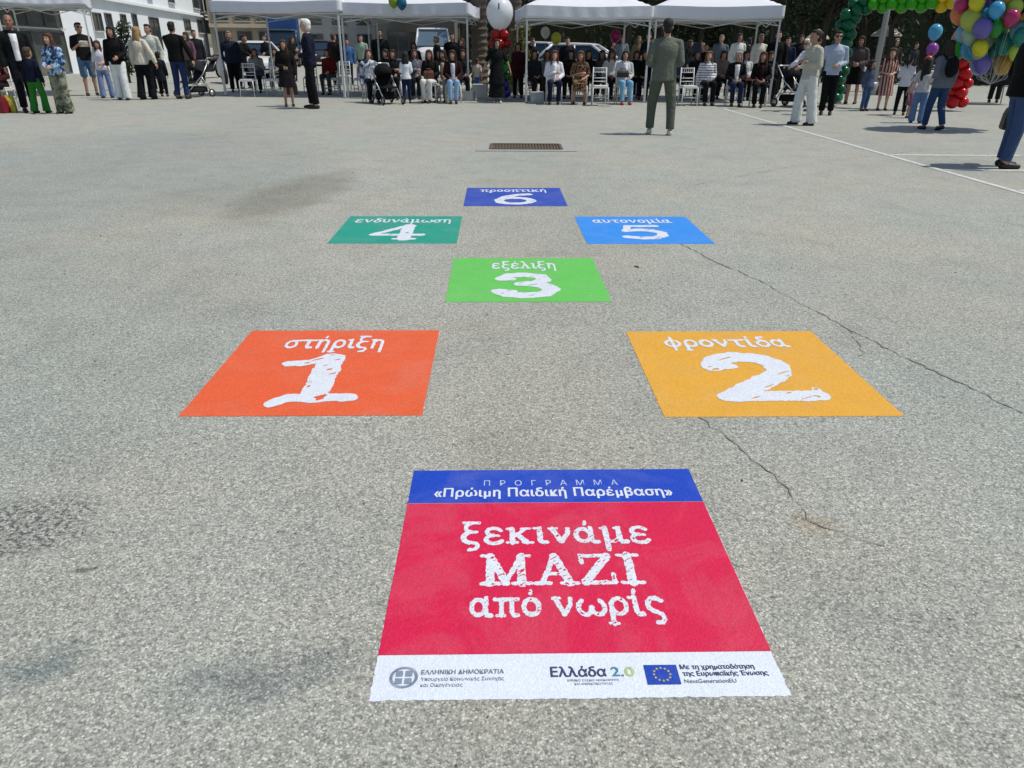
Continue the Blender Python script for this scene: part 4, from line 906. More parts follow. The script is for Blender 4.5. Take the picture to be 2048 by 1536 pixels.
def person(label, px, py, ytop, face, top, bottom, hair, fem=True, pose='stand', arms=('down', 'down'), skin='m', kid=False, shoes='#15130f', h=None,
           inner=None, extras=(), lean=0.0, group=None, vox=0.0135, pos=None, glasses=False, stance=None):
    """top: (kind, colour[, pattern, colour2]); bottom likewise; hair: (style, colour)"""
    fz = R_(face); foot = Vector(pos) if pos is not None else at(px, py)
    if pose == 'sit':
        h = h or (1.65 if fem else 1.76)
    elif h is None:
        h = zat(foot.x, foot.y, ytop); lo_, hi_ = (0.8, 1.5) if kid else ((1.50, 1.84) if fem else (1.62, 1.97)); h0 = h; h = min(hi_, max(lo_, h))
        if abs(h0 - h) > .1: print('HEIGHT', label, round(h0, 2), '->', round(h, 2))
    s = h / 1.75; hs = 1.22 if kid else 1.0; PCOUNT[0] += 1; rnd = random.Random(PCOUNT[0])
    fwd = Vector((math.sin(fz), -math.cos(fz), 0))
    loc = foot - fwd * (.47 * s if pose == 'sit' else 0)
    shw = (.176 if fem else .203) * (.92 if kid else 1)
    pz = .94 if pose != 'sit' else .47 / s + .085
    ql = R_(lean)
    def up(x, y, dz):           # point of the upper body, leaning about the pelvis
        return Vector((x, y * math.cos(ql) - dz * math.sin(ql), pz + dz * math.cos(ql) + y * math.sin(ql)))
    T = ([(-.09, .150, .105), (.0, .175, .118), (.10, .148, .103), (.20, .128, .096), (.34, .152, .112), (.42, .148, .098), (.48, .098, .075), (.545, .055, .055)] if fem else
         [(-.09, .148, .105), (.0, .164, .113), (.10, .152, .108), (.20, .152, .108), (.34, .174, .120), (.42, .172, .106), (.48, .118, .083), (.545, .062, .060)])
    T = [(a, b * 1.08, c * 1.10) for a, b, c in T]
    if kid: T = [(a, b * .90, c * .94) for a, b, c in T]
    def torso(mb, d0, inf, hem=None, wide=1.0, dy=0.0, nlev=None):
        lst = []
        for dz, rx, ry in (T if nlev is None else T[:nlev]):
            if dz < d0: continue
            lst.append((up(0, .01 + dy, dz), rx * wide + inf, ry + inf, Vector((1, 0, 0)), Vector((0, math.cos(ql), math.sin(ql)))))
        if hem is not None: lst.insert(0, (up(0, .01 + dy, hem[0]), hem[1], hem[2], Vector((1, 0, 0)), Vector((0, math.cos(ql), math.sin(ql)))))
        mb.rings([(c * s, rx * s, ry * s, a, b) for c, rx, ry, a, b in lst], 18)
    # joints
    hip = [Vector((sg * .092, 0, pz - .03)) for sg in (-1, 1)]
    if pose == 'sit':
        cross = rnd.random() < .25
        sp_ = rnd.uniform(.085, .14)
        knee = [Vector((sg * sp_, -.41, pz - .02)) for sg in (-1, 1)]
        ank = [Vector((sg * (sp_ + rnd.uniform(-.03, .02)), -.41 + rnd.uniform(-.04, .12), .085)) for sg in (-1, 1)]
    elif pose == 'walk':
        knee = [Vector((-.09, .02, .49)), Vector((.09, -.10, .50))]; ank = [Vector((-.09, .19, .115)), Vector((.09, -.13, .085))]
    else:
        a_ = stance or rnd.uniform(.085, .125); b_ = rnd.uniform(-.07, .07)
        knee = [Vector((-a_, -.02 - b_, .49)), Vector((a_, -.02 + b_, .49))]; ank = [Vector((-a_ - .01, .02 - b_ * 1.4, .085)), Vector((a_ + .01, .02 + b_ * 1.4, .085))]
    sho = [up(sg * shw, .015, .452) for sg in (-1, 1)]; elb, wri = [], []
    for i, sg in enumerate((-1, 1)):
        e, w = ARMS[arms[i]]
        j = Vector((rnd.uniform(-.015, .015), rnd.uniform(-.02, .02), rnd.uniform(-.012, .012)))
        elb.append(sho[i] + Vector((sg * e[0], e[1], e[2])) + j); wri.append(sho[i] + Vector((sg * w[0], w[1], w[2])) + j)
    nb = up(0, .02, .53); hc = up(0, -.012, .69 if not kid else .70) + Vector((0, -math.sin(ql) * .03, 0)); hr = s * hs
    hyaw = R_(rnd.uniform(-14, 14)); Hm = Matrix.Rotation(hyaw, 3, 'Z') @ Matrix.Rotation(ql * .5, 3, 'X')
    def hp(x, y, z): return hc * s + Hm @ Vector((x, y, z)) * hr
    # --- body
    mb = MB(); torso(mb, -.2, 0); mb.capsule(nb * s - Vector((0, 0, .05 * s)), hc * s - Vector((0, -.015, .04)) * hr, .056 * s, .052 * hr)
    for i in (0, 1):
        mb.chain([hip[i] * s, knee[i] * s, ank[i] * s], [.080 * s, .050 * s, .038 * s]); d = knee[i].lerp(ank[i], .28)
        mb.ell((d + Vector((0, .012, 0))) * s, (.056 * s, .058 * s, .10 * s))
        mb.chain([sho[i] * s, elb[i] * s, wri[i] * s], [.045 * s, .037 * s, .026 * s])
        fd = Vector((0, -1, 0)) if pose != 'sit' else Vector((0, -1, 0)); mb.chain([ank[i] * s, (ank[i] + Vector((0, -.02, -.045))) * s, (ank[i] + fd * .15 + Vector((0, 0, -.055))) * s], [.038 * s, .038 * s, .028 * s])
        # hand: palm, four unequal bent fingers, thumb from the side of the palm
        hd = (wri[i] - elb[i]).normalized(); sg = (-1, 1)[i]
        side = hd.cross(Vector((sg, 0, 0.2))).normalized()          # across the palm
        pn = side.cross(hd).normalized()
        if pn.x * sg > 0: pn = -pn
        p0, p1 = wri[i], wri[i] + hd * .085
        U, V = side, pn
        mb.rings([((p0) * s, .026 * s, .018 * s, U, V), ((p0 + hd * .03) * s, .036 * s, .016 * s, U, V), ((p0 + hd * .07) * s, .041 * s, .014 * s, U, V), ((p1) * s, .036 * s, .011 * s, U, V)], 10)
        for q, (off, ln) in enumerate(((-.031, .062), (-.010, .076), (.011, .082), (.031, .070))):
            b0 = p1 + side * off - hd * .012; k1 = b0 + hd * ln * .45 + pn * .008; k2 = k1 + hd * ln * .35 + pn * .022; k3 = k2 + hd * ln * .2 + pn * .022
            mb.chain([b0 * s, k1 * s, k2 * s, k3 * s], [.0095 * s, .009 * s, .0085 * s, .0075 * s])
        tb = p0 + hd * .025 + side * .030; mb.chain([tb * s, (tb + side * .026 + hd * .03 + pn * .008) * s, (tb + side * .028 + hd * .06 + pn * .02) * s], [.011 * s, .0105 * s, .009 * s])
    rg = []
    for z, y, rx, ry in ((-.118, -.048, .026, .026), (-.098, -.042, .046, .046), (-.06, -.026, .062, .074), (-.01, -.003, .073, .092), (.045, .004, .076, .097), (.085, .008, .066, .084), (.112, .008, .042, .052), (.12, .008, .018, .02)):
        rg.append((hp(0, y, z), rx * hr, ry * hr, Hm @ Vector((1, 0, 0)), Hm @ Vector((0, 1, 0))))
    mb.rings(rg, 18); mb.capsule(hp(0, -.088, .018), hp(0, -.112, -.028), .010 * hr, .016 * hr); mb.ell(hp(0, -.092, -.066), (.024 * hr, .012 * hr, .011 * hr))
    mb.ell(hp(0, -.088, .035), (.052 * hr, .012 * hr, .010 * hr))
    for sg in (-1, 1): mb.ell(hp(sg * .076, .012, -.005), (.013 * hr, .022 * hr, .032 * hr)); mb.ell(hp(sg * .035, -.072, -.03), (.024 * hr, .02 * hr, .02 * hr))
    body = blob('person', mb, skinmat(skin), None, min(vox, .0115), 2)
    body.location = loc; body.rotation_euler = (0, 0, fz); tag(body, label, 'person', group)
    # --- face details
    mb = MB()
    for sg in (-1, 1): mb.ell(hp(sg * .033, -.087, .010), (.013 * hr, .008 * hr, .0065 * hr), n=8, m=5)
    put('eyes', mb, plain('eye_dark', (0.02, 0.014, 0.01), .3), body)
    mb = MB(); mb.ell(hp(0, -.100, -.064), (.022 * hr, .007 * hr, .006 * hr), n=8, m=5); put('lips', mb, plain('lips', (0.28, 0.09, 0.075), .5), body)
    if glasses:
        mb = MB()
        for sg in (-1, 1): mb.ell(hp(sg * .035, -.098, .012), (.031 * hr, .008 * hr, .024 * hr)); mb.bar(hp(sg * .066, -.09, .016), hp(sg * .079, .012, .018), .006)
        put('sunglasses', mb, BLACKP, body)
    # --- hair
    st, hcol = hair; mb = MB()
    if st != 'bald':
        mb.ell(hp(0, .026, .040), (.086 * hr, .099 * hr, .096 * hr), Hm)
        mb.ell(hp(0, .050, -.03), (.072 * hr, .066 * hr, .075 * hr), Hm)
        if st == 'short': mb.ell(hp(0, -.03, .098), (.058 * hr, .055 * hr, .034 * hr), Hm)
        mb.ell(hp(0, -.035, .094), (.068 * hr, .058 * hr, .034 * hr), Hm)
        if st in ('long', 'mid', 'bob'):
            mb.ell(hp(.03, -.066, .075), (.042 * hr, .028 * hr, .030 * hr), Hm); mb.ell(hp(-.035, -.066, .072), (.036 * hr, .028 * hr, .034 * hr), Hm)
            ln = {'long': 1.0, 'mid': .62, 'bob': .36}[st]
            rows = []
            for t_, rx, ry, yy in ((0, .085, .07, .035), (.25, .095, .06, .055), (.5, .108, .05, .07), (.8, .112, .042, .075), (1, .085, .028, .075)):
                rows.append((hp(0, yy, .03 - t_ * .43 * ln), rx * hr, ry * hr))
            mb.rings(rows, 14)
            for sg in (-1, 1):
                mb.chain([hp(sg * .062, -.035, .085), hp(sg * .083, -.022, .01), hp(sg * .092, -.025, -.12 * ln - .02), hp(sg * (.098 + rnd.uniform(-.01, .012)), -.045, -.34 * ln)], [.026 * hr, .026 * hr, .028 * hr, .016 * hr])
        if st == 'bun': mb.ell(hp(0, .12, .05), (.045 * hr, .042 * hr, .045 * hr)); mb.ell(hp(0, -.02, .098), (.06 * hr, .06 * hr, .03 * hr), Hm)
        if st == 'tail': mb.chain([hp(0, .11, .05), hp(0, .16, -.02), hp(0, .15, -.2)], [.035 * hr, .035 * hr, .015 * hr]); mb.ell(hp(0, -.02, .098), (.06 * hr, .06 * hr, .03 * hr), Hm)
        blob('hair', mb, hairmat(hcol), body, .011, 2)
    else:
        for sg in (-1, 1): mb.ell(hp(sg * .068, .05, .0), (.022 * hr, .05 * hr, .045 * hr), Hm)
        mb.ell(hp(0, .085, -.01), (.06 * hr, .025 * hr, .045 * hr), Hm); blob('hair', mb, hairmat(hcol), body, .011, 2)
    # --- top
    kind, tm = top[0], cloth(*top[1:])
    I = .016 if kind in ('tee', 'shirt', 'blouse') else .024
    mb = MB()
    if kind in ('jacket', 'coat'):
        hm = {'jacket': -.10, 'coat': -.32}[kind]
        if pose == 'sit': hm = -.06
        torso(mb, -.05, I, (hm, .206 if fem else .200, .155), dy=.012 if inner else 0)
    elif kind == 'dress':
        torso(mb, .0, I)
    else: torso(mb, -.05, I, (-.085 if kind != 'crop' else .04, .196 if fem else .194, .148))
    sl = 1.0 if kind in ('shirt', 'jacket', 'coat', 'blouse', 'jumper') else (.0 if kind == 'dress' and len(top) > 9 else .55)
    lo = .022 if kind in ('jacket', 'coat', 'blouse', 'jumper') else .015
    for i in (0, 1):
        if sl >= 1: mb.chain([sho[i] * s, elb[i] * s, elb[i].lerp(wri[i], .93) * s], [(.049 + lo * .8) * s, (.044 + lo) * s, (.033 + lo * .9) * s])
        else: mb.chain([sho[i] * s, sho[i].lerp(elb[i], .8) * s], [(.047 + lo * .8) * s, (.050 + lo) * s])
        mb.capsule((sho[i] + Vector((0, 0, .004))) * s, (up(0, .012, .505)) * s, (.046 + lo * .5) * s, .058 * s)
    mb.capsule((nb - Vector((0, 0, .065))) * s, (nb - Vector((0, .0, .022))) * s, .068 * s, .064 * s)
    if kind == 'dress':
        skirt(mb, s, pz, pose, knee, ank, up, .50 if kid else .42, I)
    tname = {'tee': 't_shirt', 'shirt': 'shirt', 'blouse': 'blouse', 'jacket': 'jacket', 'coat': 'coat', 'dress': 'dress', 'jumper': 'jumper', 'crop': 'top'}[kind]
    blob(tname, mb, tm, body, vox, 4)
    if inner:                                               # shirt showing down the open front of the jacket
        mb = MB(); lst = []
        for dz, rx, ry in T:
            if dz < -.05 or dz > .53: continue
            lst.append((up(0, -.012, dz) * s, (.085 if dz > .3 else .072) * s, (ry + .030) * s, Vector((1, 0, 0)), Vector((0, math.cos(ql), math.sin(ql)))))
        mb.rings(lst, 16); blob('shirt', mb, cloth(*inner), body, vox, 3)
    # --- bottom
    if bottom:
        bk, bmz = bottom[0], cloth(*bottom[1:]); mb = MB()
        if bk in ('trousers', 'jeans', 'wide', 'shorts', 'flare'):
            if pose == 'sit': mb.ell(Vector((0, .01, pz)) * s, (.182 * s, .132 * s, .115 * s))
            else: mb.rings([(Vector((0, .005, pz - .12)) * s, .178 * s, .130 * s), (Vector((0, .008, pz - .02)) * s, .184 * s, .136 * s), (Vector((0, .01, pz + .07)) * s, .160 * s, .120 * s)], 16)
            for i in (0, 1):
                kr, ar, hr_ = {'trousers': (.082, .070, .104), 'jeans': (.078, .062, .102), 'wide': (.092, .108, .110), 'flare': (.084, .098, .102), 'shorts': (.092, .09, .104)}[bk]
                kk = hip[i].lerp(knee[i], .93) if bk == 'shorts' else knee[i]
                mb.capsule(hip[i] * s, kk * s, hr_ * s, kr * s, 14)
                if bk != 'shorts':
                    e_ = ank[i] + (knee[i] - ank[i]).normalized() * (.0 if bk in ('wide', 'flare') else .012)
                    d = (e_ - knee[i]).normalized(); u = Vector((1, 0, 0)); v = d.cross(u).normalized()
                    mb.rings([((knee[i]) * s, kr * s, kr * s, u, v), (knee[i].lerp(e_, .5) * s, (kr * .45 + ar * .5) * s, (kr * .5 + ar * .5) * s, u, v), ((e_ + d * (.035 if bk in ('wide', 'flare') else .0)) * s, ar * s, ar * 1.05 * s, u, v)], 14)
                    mb.ell(knee[i] * s, (kr * s, kr * s, kr * s))
            blob({'trousers': 'trousers', 'jeans': 'jeans', 'wide': 'wide_trousers', 'flare': 'trousers', 'shorts': 'shorts'}[bk], mb, bmz, body, vox, 3)
        else:
            if pose == 'sit': mb.ell(Vector((0, .01, pz)) * s, (.184 * s, .134 * s, .115 * s))
            else: mb.rings([(Vector((0, .005, pz - .1)) * s, .192 * s, .142 * s), (Vector((0, .01, pz + .09)) * s, .176 * s, .132 * s)], 16)
            skirt(mb, s, pz, pose, knee, ank, up, .42 if bk == 'skirt' else .78, .016); blob('skirt', mb, bmz, body, vox, 4)
    # --- shoes
    sm = plain('shoe', lin(shoes), .5)
    for i in (0, 1):
        mb = MB(); a = ank[i]; tilt = -.05 if (pose == 'walk' and i == 0) else 0
        mb.chain([(a + Vector((0, .025, -.045))) * s, (a + Vector((0, -.07, -.05 + tilt * .4))) * s, (a + Vector((0, -.165, -.056 + tilt))) * s], [.044 * s, .044 * s, .032 * s]); blob('shoe', mb, sm, body, .010, 2)
    # --- carried things that are worn
    for ex in extras:
        if ex[0] == 'backpack':
            mb = MB(); mb.ell(up(0, .19, .30) * s, (.15 * s, .085 * s, .21 * s)); mb.ell(up(0, .25, .24) * s, (.11 * s, .05 * s, .11 * s))
            for sg in (-1, 1): mb.chain([up(sg * .10, .16, .44) * s, up(sg * .12, .02, .53) * s, up(sg * .12, -.12, .40) * s, up(sg * .14, -.02, .15) * s], [.02 * s] * 4)
            blob('backpack', mb, cloth(ex[1]), body, vox, 2)
        if ex[0] == 'cap':
            mb = MB(); mb.ell(hp(0, .01, .075), (.088 * hr, .102 * hr, .066 * hr), Hm); mb.ell(hp(0, -.11, .06), (.065 * hr, .06 * hr, .010 * hr), Hm); blob('hat', mb, cloth(ex[1]), body, .011, 2)
        if ex[0] == 'belt':
            mb = MB(); mb.rings([(up(0, .01, .145) * s, .178 * s, .142 * s), (up(0, .01, .185) * s, .178 * s, .142 * s)], 18); put('belt', mb, cloth(ex[1]), body)
        if ex[0] == 'apron':
            pass
    body['_'] = 0; del body['_']
    class R: pass
    r = R(); r.o = body; r.loc = loc; r.rz = fz; r.s = s; r.wri = [Matrix.Rotation(fz, 3, 'Z') @ (w * s) + loc for w in wri]; r.fwd = fwd; r.foot = foot; r.h = h
    return r
def skirt(mb, s, pz, pose, knee, ank, up, length, I):
    if pose == 'sit':
        for i in (0, 1): mb.capsule(Vector((knee[i].x * .8, 0, pz - .01)) * s, (knee[i] + Vector((0, .02, .0))) * s, .105 * s, .078 * s)
        mb.loft([[Vector((x, -.04 - k * .12, pz + z)) * s for x, z in ((-.14, -.05), (.14, -.05), (.14, .055), (-.14, .055))] for k in range(4)])
        mb.rings([(Vector((0, -.43, pz - .02)) * s, .175 * s, .075 * s), (Vector((0, -.44, pz - length * .55)) * s, .19 * s, .085 * s)], 16)
    else:
        n = 24; rg = []
        for k in range(6):
            t_ = k / 5; z = pz + .06 - (length + .06) * t_; rx, ry = .186 + .065 * t_, .142 + .07 * t_
            rg.append([Vector(((rx + .012 * t_ * math.sin(5 * a)) * math.cos(a), (ry + .012 * t_ * math.sin(5 * a)) * math.sin(a) + .005, z)) * s for a in [2 * math.pi * q / n for q in range(n)]])
        mb.loft(rg)

# ------------------------------------------------------------------ chiavari chairs
CHW = plain('chair_white', (0.66, 0.67, 0.66), 0.4, 0, 0.06); CUSH = plain('cushion', (0.60, 0.59, 0.54), 0.8, 0, 0.1, 8, 0.2)
def make_chair():
    r = empty('chiavari_chair'); hw, d0, d1, zs = .195, -.20, .19, .45
    for s in (-1, 1):
        mb = MB(); mb.tube([(s * (hw + .012), d0 - .01, 0), (s * hw, d0, zs)], [.013, .017], 8); put('leg', mb, CHW, r)
        mb = MB(); mb.tube([(s * (hw - .01), d1 + .05, 0), (s * (hw - .015), d1, zs), (s * (hw - .025), d1 + .05, .92)], [.013, .017, .014], 8); put('leg', mb, CHW, r)
    mb = MB(); mb.box((0, -.005, zs - .012), (hw * 2 + .03, .42, .028)); put('seat', mb, CHW, r, smooth=False, bevel=.008)
    mb = MB(); mb.box((0, -.01, zs + .022), (hw * 2 - .02, .37, .036)); put('cushion', mb, CUSH, r, bevel=.015)
    mb = MB(); back = lambda z: d1 + .05 * (z - zs) / .47
    for z in (.90, .80, .66, .58): mb.tube([(-hw + .02, back(z), z), (hw - .02, back(z), z)], .011, 7)
    for k in range(6): x = -hw + .06 + k * (2 * hw - .12) / 5; mb.tube([(x, back(.80), .80), (x, back(.90), .90)], .008, 6)
    put('backrest', mb, CHW, r)
    mb = MB()
    for z in (.17, .27):
        for s in (-1, 1): mb.tube([(s * (hw + .005), d0, z), (s * (hw - .01), d1 + .03, z)], .009, 6)
    mb.tube([(-hw, d0, .20), (hw, d0, .20)], .009, 6); mb.tube([(-hw + .01, d1 + .03, .22), (hw - .01, d1 + .03, .22)], .009, 6)
    put('stretchers', mb, CHW, r)
    return r
_chair = [None]
def chair(loc, rz, label):
    if _chair[0] is None: _chair[0] = make_chair(); o = _chair[0]
    else: o = copy_tree(_chair[0])
    o.location = (loc[0], loc[1], 0.0); o.rotation_euler = (0, 0, rz)
    return tag(o, label, 'chair', 'white chiavari chairs under the tents')
def chair_px(px, py, face, label):
    """py: where the front feet stand"""
    f = at(px, py); fz = R_(face); fw = Vector((math.sin(fz), -math.cos(fz), 0)); return chair(f - fw * .2, fz, label)
SN = [0]
def sitter(*a, clab=None, **k):
    SN[0] += 1; q = random.Random(SN[0] * 3); a = list(a); a[4] += q.uniform(-13, 13); k['lean'] = q.uniform(-5, 9)
    k['arms'] = q.choice([('lap', 'lap'), ('lap', 'lap'), ('fold', 'lap'), ('lap', 'phone'), ('front', 'lap'), ('down', 'lap')])
    r = person(*a, pose='sit', **k); ch = chair(r.loc - r.fwd * -.0 , r.rz, clab); return r

BLK, NAV, DEN, LDEN, WHT = '#141416', '#151b2c', '#2b3f63', '#6d8fb5', '#e4e6ea'
AUB, BRN, DBR, BKH, BLD, GRY = (0.075, 0.022, 0.010), (0.055, 0.028, 0.014), (0.022, 0.012, 0.008), (0.006, 0.0055, 0.006), (0.30, 0.20, 0.085), (0.55, 0.54, 0.52)
# ---- left group
SG = 'people standing by the left tent'
P1 = person('man in black suit over white shirt, head turned, at far left', 62, 224, 14, 40, ('jacket', '#0c1013'), ('trousers', '#0b0d14'), ('bald', DBR), fem=False, inner=('#eef0f5',), skin='d', arms=('down', 'down'), group=SG)
person('child in navy top and bright green trousers before the suited man', 84, 226, 97, 170, ('jumper', '#10182c'), ('wide', '#2f7a2c'), ('short', BRN), fem=False, kid=True, group=SG)
person('woman with long auburn hair, blue tie dye shirt and khaki camouflage trousers', 132, 227, 66, -5, ('blouse', '#1f3d63', 'dye', '#a9c8e4'), ('wide', '#4d5340', 'dye', '#8b8f7a'), ('long', AUB), arms=('lap', 'lap'), group=SG, skin='l')
sitter('woman in dark maroon top at the very left edge of the square', -6, 222, 0, 15, ('blouse', '#3a1519'), ('trousers', '#181318'), ('long', DBR), arms=('lap', 'lap'), clab='white chiavari chair of the woman in maroon, at the left edge')
PM = person('man in black t-shirt and denim shorts reading white papers', 186, 191, 29, 35, ('tee', BLK), ('shorts', '#54708c'), ('short', BKH), fem=False, arms=('phone', 'phone'), glasses=True, group=SG)
person('girl with light brown hair, white top and pale jeans', 217, 196, 64, 10, ('tee', '#d9d5dc'), ('flare', '#7c8db4'), ('long', BRN), kid=False, h=1.5, arms=('down', 'front'), group=SG)
person('woman with long black hair, black top and loose white trousers', 249, 200, 44, 15, ('blouse', '#0b0b0d'), ('wide', '#dfe5e3'), ('long', BKH), arms=('down', 'lap'), group=SG)
person('woman with long blond hair seen from behind, cream top, wide black trousers', 297, 199, 38, 172, ('blouse', '#cfc8b6'), ('wide', '#0c0e12'), ('long', BLD), arms=('out', 'down'), group=SG)
person('bearded man in pale shirt facing the camera between the blond woman and black jumper', 318, 186, 44, -5, ('shirt', '#c3c7be'), ('trousers', '#2a2a2e'), ('short', BKH), fem=False, arms=('down', 'down'), group=SG, skin='m')
person('small child in dark quilted coat beside the blond woman', 330, 193, 105, 185, ('coat', '#1b232b'), ('trousers', '#0e1014'), ('short', BKH), fem=False, kid=True, group=SG)
person('man in black jumper and blue jeans seen from behind, beside the stroller', 367, 198, 36, 175, ('jumper', '#0a0d0c'), ('jeans', '#22335c'), ('short', BKH), fem=False, arms=('out', 'reach'), group=SG)
person('woman in dusty pink jacket far behind the stroller', 388, 170, 50, -20, ('jacket', '#6d5058'), ('trousers', '#3a3432'), ('mid', BRN), group=SG)
person('person in dark top with white bag strap far behind the stroller', 403, 168, 60, 30, ('jacket', '#1a1d22'), ('trousers', '#2d2a28'), ('short', BKH), fem=False, group=SG)
# ---- left tent
person('grey haired man in navy jacket behind the left tent leg', 473, 184, 62, 20, ('jacket', '#1d2739'), ('trousers', '#0d1119'), ('short', (0.2, 0.19, 0.18)), fem=False, group=SG, arms=('pocket', 'down'))
person('person in black leaning forward under the left tent', 492, 178, 68, 70, ('jacket', '#08090a'), ('trousers', '#0a0b0d'), ('short', BKH), fem=False, lean=14, arms=('reach', 'reach'), group=SG)
sitter('woman with brown hair, grey top and dark blue lap bag, left tent', 515, 186, 0, 0, ('blouse', '#8d8a86'), ('trousers', '#161c2b'), ('mid', BRN), arms=('lap', 'lap'), clab='white chiavari chair holding the woman in grey top with dark lap bag')
sitter('woman in light grey cardigan in the second row of the left tent', 552, 180, 0, 5, ('blouse', '#a39e96'), ('trousers', '#3f3a35'), ('mid', DBR), arms=('lap', 'lap'), clab='white chiavari chair of the woman in light grey cardigan')
chair_px(496, 194, 2, 'empty white chiavari chair nearest the front left leg of the left tent')
chair_px(548, 193, -3, 'white chiavari chair left of the girl in black coat')
chair_px(664, 190, 0, 'white chiavari chair behind the navy clad man, by the tent joint')
chair_px(722, 190, -4, 'white chiavari chair with a pink bag on its seat')
chair_px(622, 186, 5, 'white chiavari chair hidden behind the navy clad man')
chair_px(690, 182, 5, 'white chiavari chair in the back row behind the double tent legs')
person('girl with brown hair in a long black coat and boots', 580, 213, 88, 20, ('coat', '#11100f'), ('skirt', '#17141c'), ('long', BRN), arms=('front', 'down'), h=1.52, shoes='#0c0b0b')
person('white haired man in navy shirt and black trousers, in profile facing left', 628, 217, 38, -82, ('shirt', '#11142b'), ('trousers', '#090a0d'), ('short', (0.75, 0.73, 0.70)), fem=False, arms=('down', 'front'), skin='l', shoes='#1b1a18')
sitter('woman in dark red jacket sitting behind the white haired man', 652, 190, 0, -10, ('jacket', '#5a1214'), ('trousers', '#3b3a35'), ('bob', DBR), arms=('lap', 'lap'), clab='white chiavari chair of the woman in dark red jacket')
person('person in blue jacket standing beyond the double tent legs', 700, 172, 78, 20, ('jacket', '#3b5f8f'), ('trousers', '#1c2230'), ('short', DBR), fem=False)
person('person in pale green shirt far behind the pink bag', 728, 165, 70, -20, ('shirt', '#93a795'), ('trousers', '#232323'), ('short', BKH), fem=False)
# ---- second tent
person('man in dark green jumper standing behind the seated rows', 766, 180, 58, 5, ('jumper', '#101b19'), ('trousers', '#141414'), ('short', DBR), fem=False)
sitter('woman with auburn bob in blue and white patterned blouse', 752, 207, 0, 12, ('blouse', '#3a4660', 'dye', '#c9cfd8'), ('trousers', '#10141b'), ('bob', AUB), arms=('lap', 'lap'), clab='white chiavari chair of the woman in blue and white blouse', skin='l')
person('girl in white shirt and navy jeans seen from behind, black hair', 815, 207, 106, 190, ('shirt', '#dfe4e8'), ('jeans', '#1b2547'), ('mid', BKH), kid=True, arms=('front', 'front'))
sitter('woman with long auburn hair, black jacket and white trousers', 852, 207, 0, -6, ('jacket', '#141011'), ('trousers', '#d8d7d2'), ('long', AUB), arms=('lap', 'lap'), clab='white chiavari chair of the woman in white trousers')
sitter('woman in beige scarf and grey trousers left of the light jeans', 882, 205, 0, 0, ('jacket', '#57483f'), ('trousers', '#8d8d8b'), ('mid', DBR), inner=('#b8a795',), arms=('lap', 'lap'), clab='white chiavari chair of the woman with beige scarf')
sitter('woman in maroon jacket over white shirt and pale blue jeans', 908, 208, 0, 0, ('jacket', '#2b1216'), ('jeans', '#8fb2d6'), ('long', DBR), inner=('#d4d6db',), arms=('lap', 'lap'), clab='white chiavari chair of the woman in pale blue jeans')
person('man in black jacket standing in front of the white van', 906, 178, 66, 15, ('jacket', '#0c0e12'), ('trousers', '#121317'), ('short', BKH), fem=False)
sitter('woman in black cardigan between the patterned blouse and the girl', 790, 200, 0, 4, ('jumper', '#17181c'), ('trousers', '#101216'), ('mid', DBR), arms=('lap', 'lap'), clab='white chiavari chair behind the dark stroller in the second tent')
person('small child in blue dungarees beside the right leg of the second tent', 955, 188, 118, 160, ('tee', '#c9c2b6'), ('jeans', '#3f6494'), ('short', BRN), fem=False, kid=True)
# ---- between the tents
person('woman in long black dress standing before the balloon column', 994, 206, 78, 5, ('dress', '#0c0d10'), ('longskirt', '#0c0e13'), ('mid', BKH), arms=('out', 'out'), shoes='#c9c9c9')
person('woman in burgundy coat beside the yellow green bush', 1036, 196, 100, -15, ('coat', '#3a1118'), ('trousers', '#16110f'), ('bob', DBR))
# ---- third tent
sitter('woman in charcoal coat at the left end of the third tent', 1078, 201, 0, 18, ('jacket', '#22262a'), ('trousers', '#2a211e'), ('mid', BKH), arms=('lap', 'lap'), clab='white chiavari chair of the woman in charcoal coat')
sitter('woman with long red hair in white jacket and navy jeans', 1109, 210, 0, 0, ('jacket', '#dfdde6'), ('jeans', '#141d33'), ('long', (0.11, 0.022, 0.010)), inner=('#ecebf0',), arms=('lap', 'lap'), skin='l', clab='white chiavari chair of the red haired woman in white jacket')
sitter('woman with brown hair in a spotted beige leopard dress', 1158, 210, 0, 0, ('dress', '#7a6148', 'spots', '#241812'), None, ('long', (0.09, 0.045, 0.02)), arms=('lap', 'lap'), extras=(('belt', '#c79a6d'),), clab='white chiavari chair of the woman in spotted dress')
chair_px(1200, 212, 0, 'empty white chiavari chair between spotted dress and pale blue trousers')
sitter('woman in dark grey top in the row behind the empty chair', 1200, 194, 0, 0, ('blouse', '#55504d'), ('trousers', '#1a1a1d'), ('mid', BKH), arms=('lap', 'lap'), clab='white chiavari chair in the row behind the empty one, third tent')
sitter('woman with black hair, pale jacket, black bag and sky blue trousers', 1252, 210, 0, 0, ('jacket', '#b9bbbd'), ('jeans', '#7fb4d4'), ('bob', BKH), inner=('#dde3e6',), arms=('lap', 'lap'), shoes='#a23c38', clab='white chiavari chair of the woman in sky blue trousers')
sitter('woman in black at the right end of the third tent', 1283, 200, 0, -8, ('jumper', '#0e1013'), ('trousers', '#101216'), ('mid', DBR), arms=('lap', 'lap'), clab='white chiavari chair beside the joined tent legs')
person('woman in grey blouse far behind the pink balloon', 1240, 166, 70, -10, ('blouse', '#6f7780'), ('trousers', '#2a2b2f'), ('mid', DBR))
person('woman with light brown hair in tan coat beyond the third tent', 1272, 164, 72, 10, ('coat', '#6d5c48'), ('trousers', '#22201e'), ('mid', (0.12, 0.07, 0.03)))
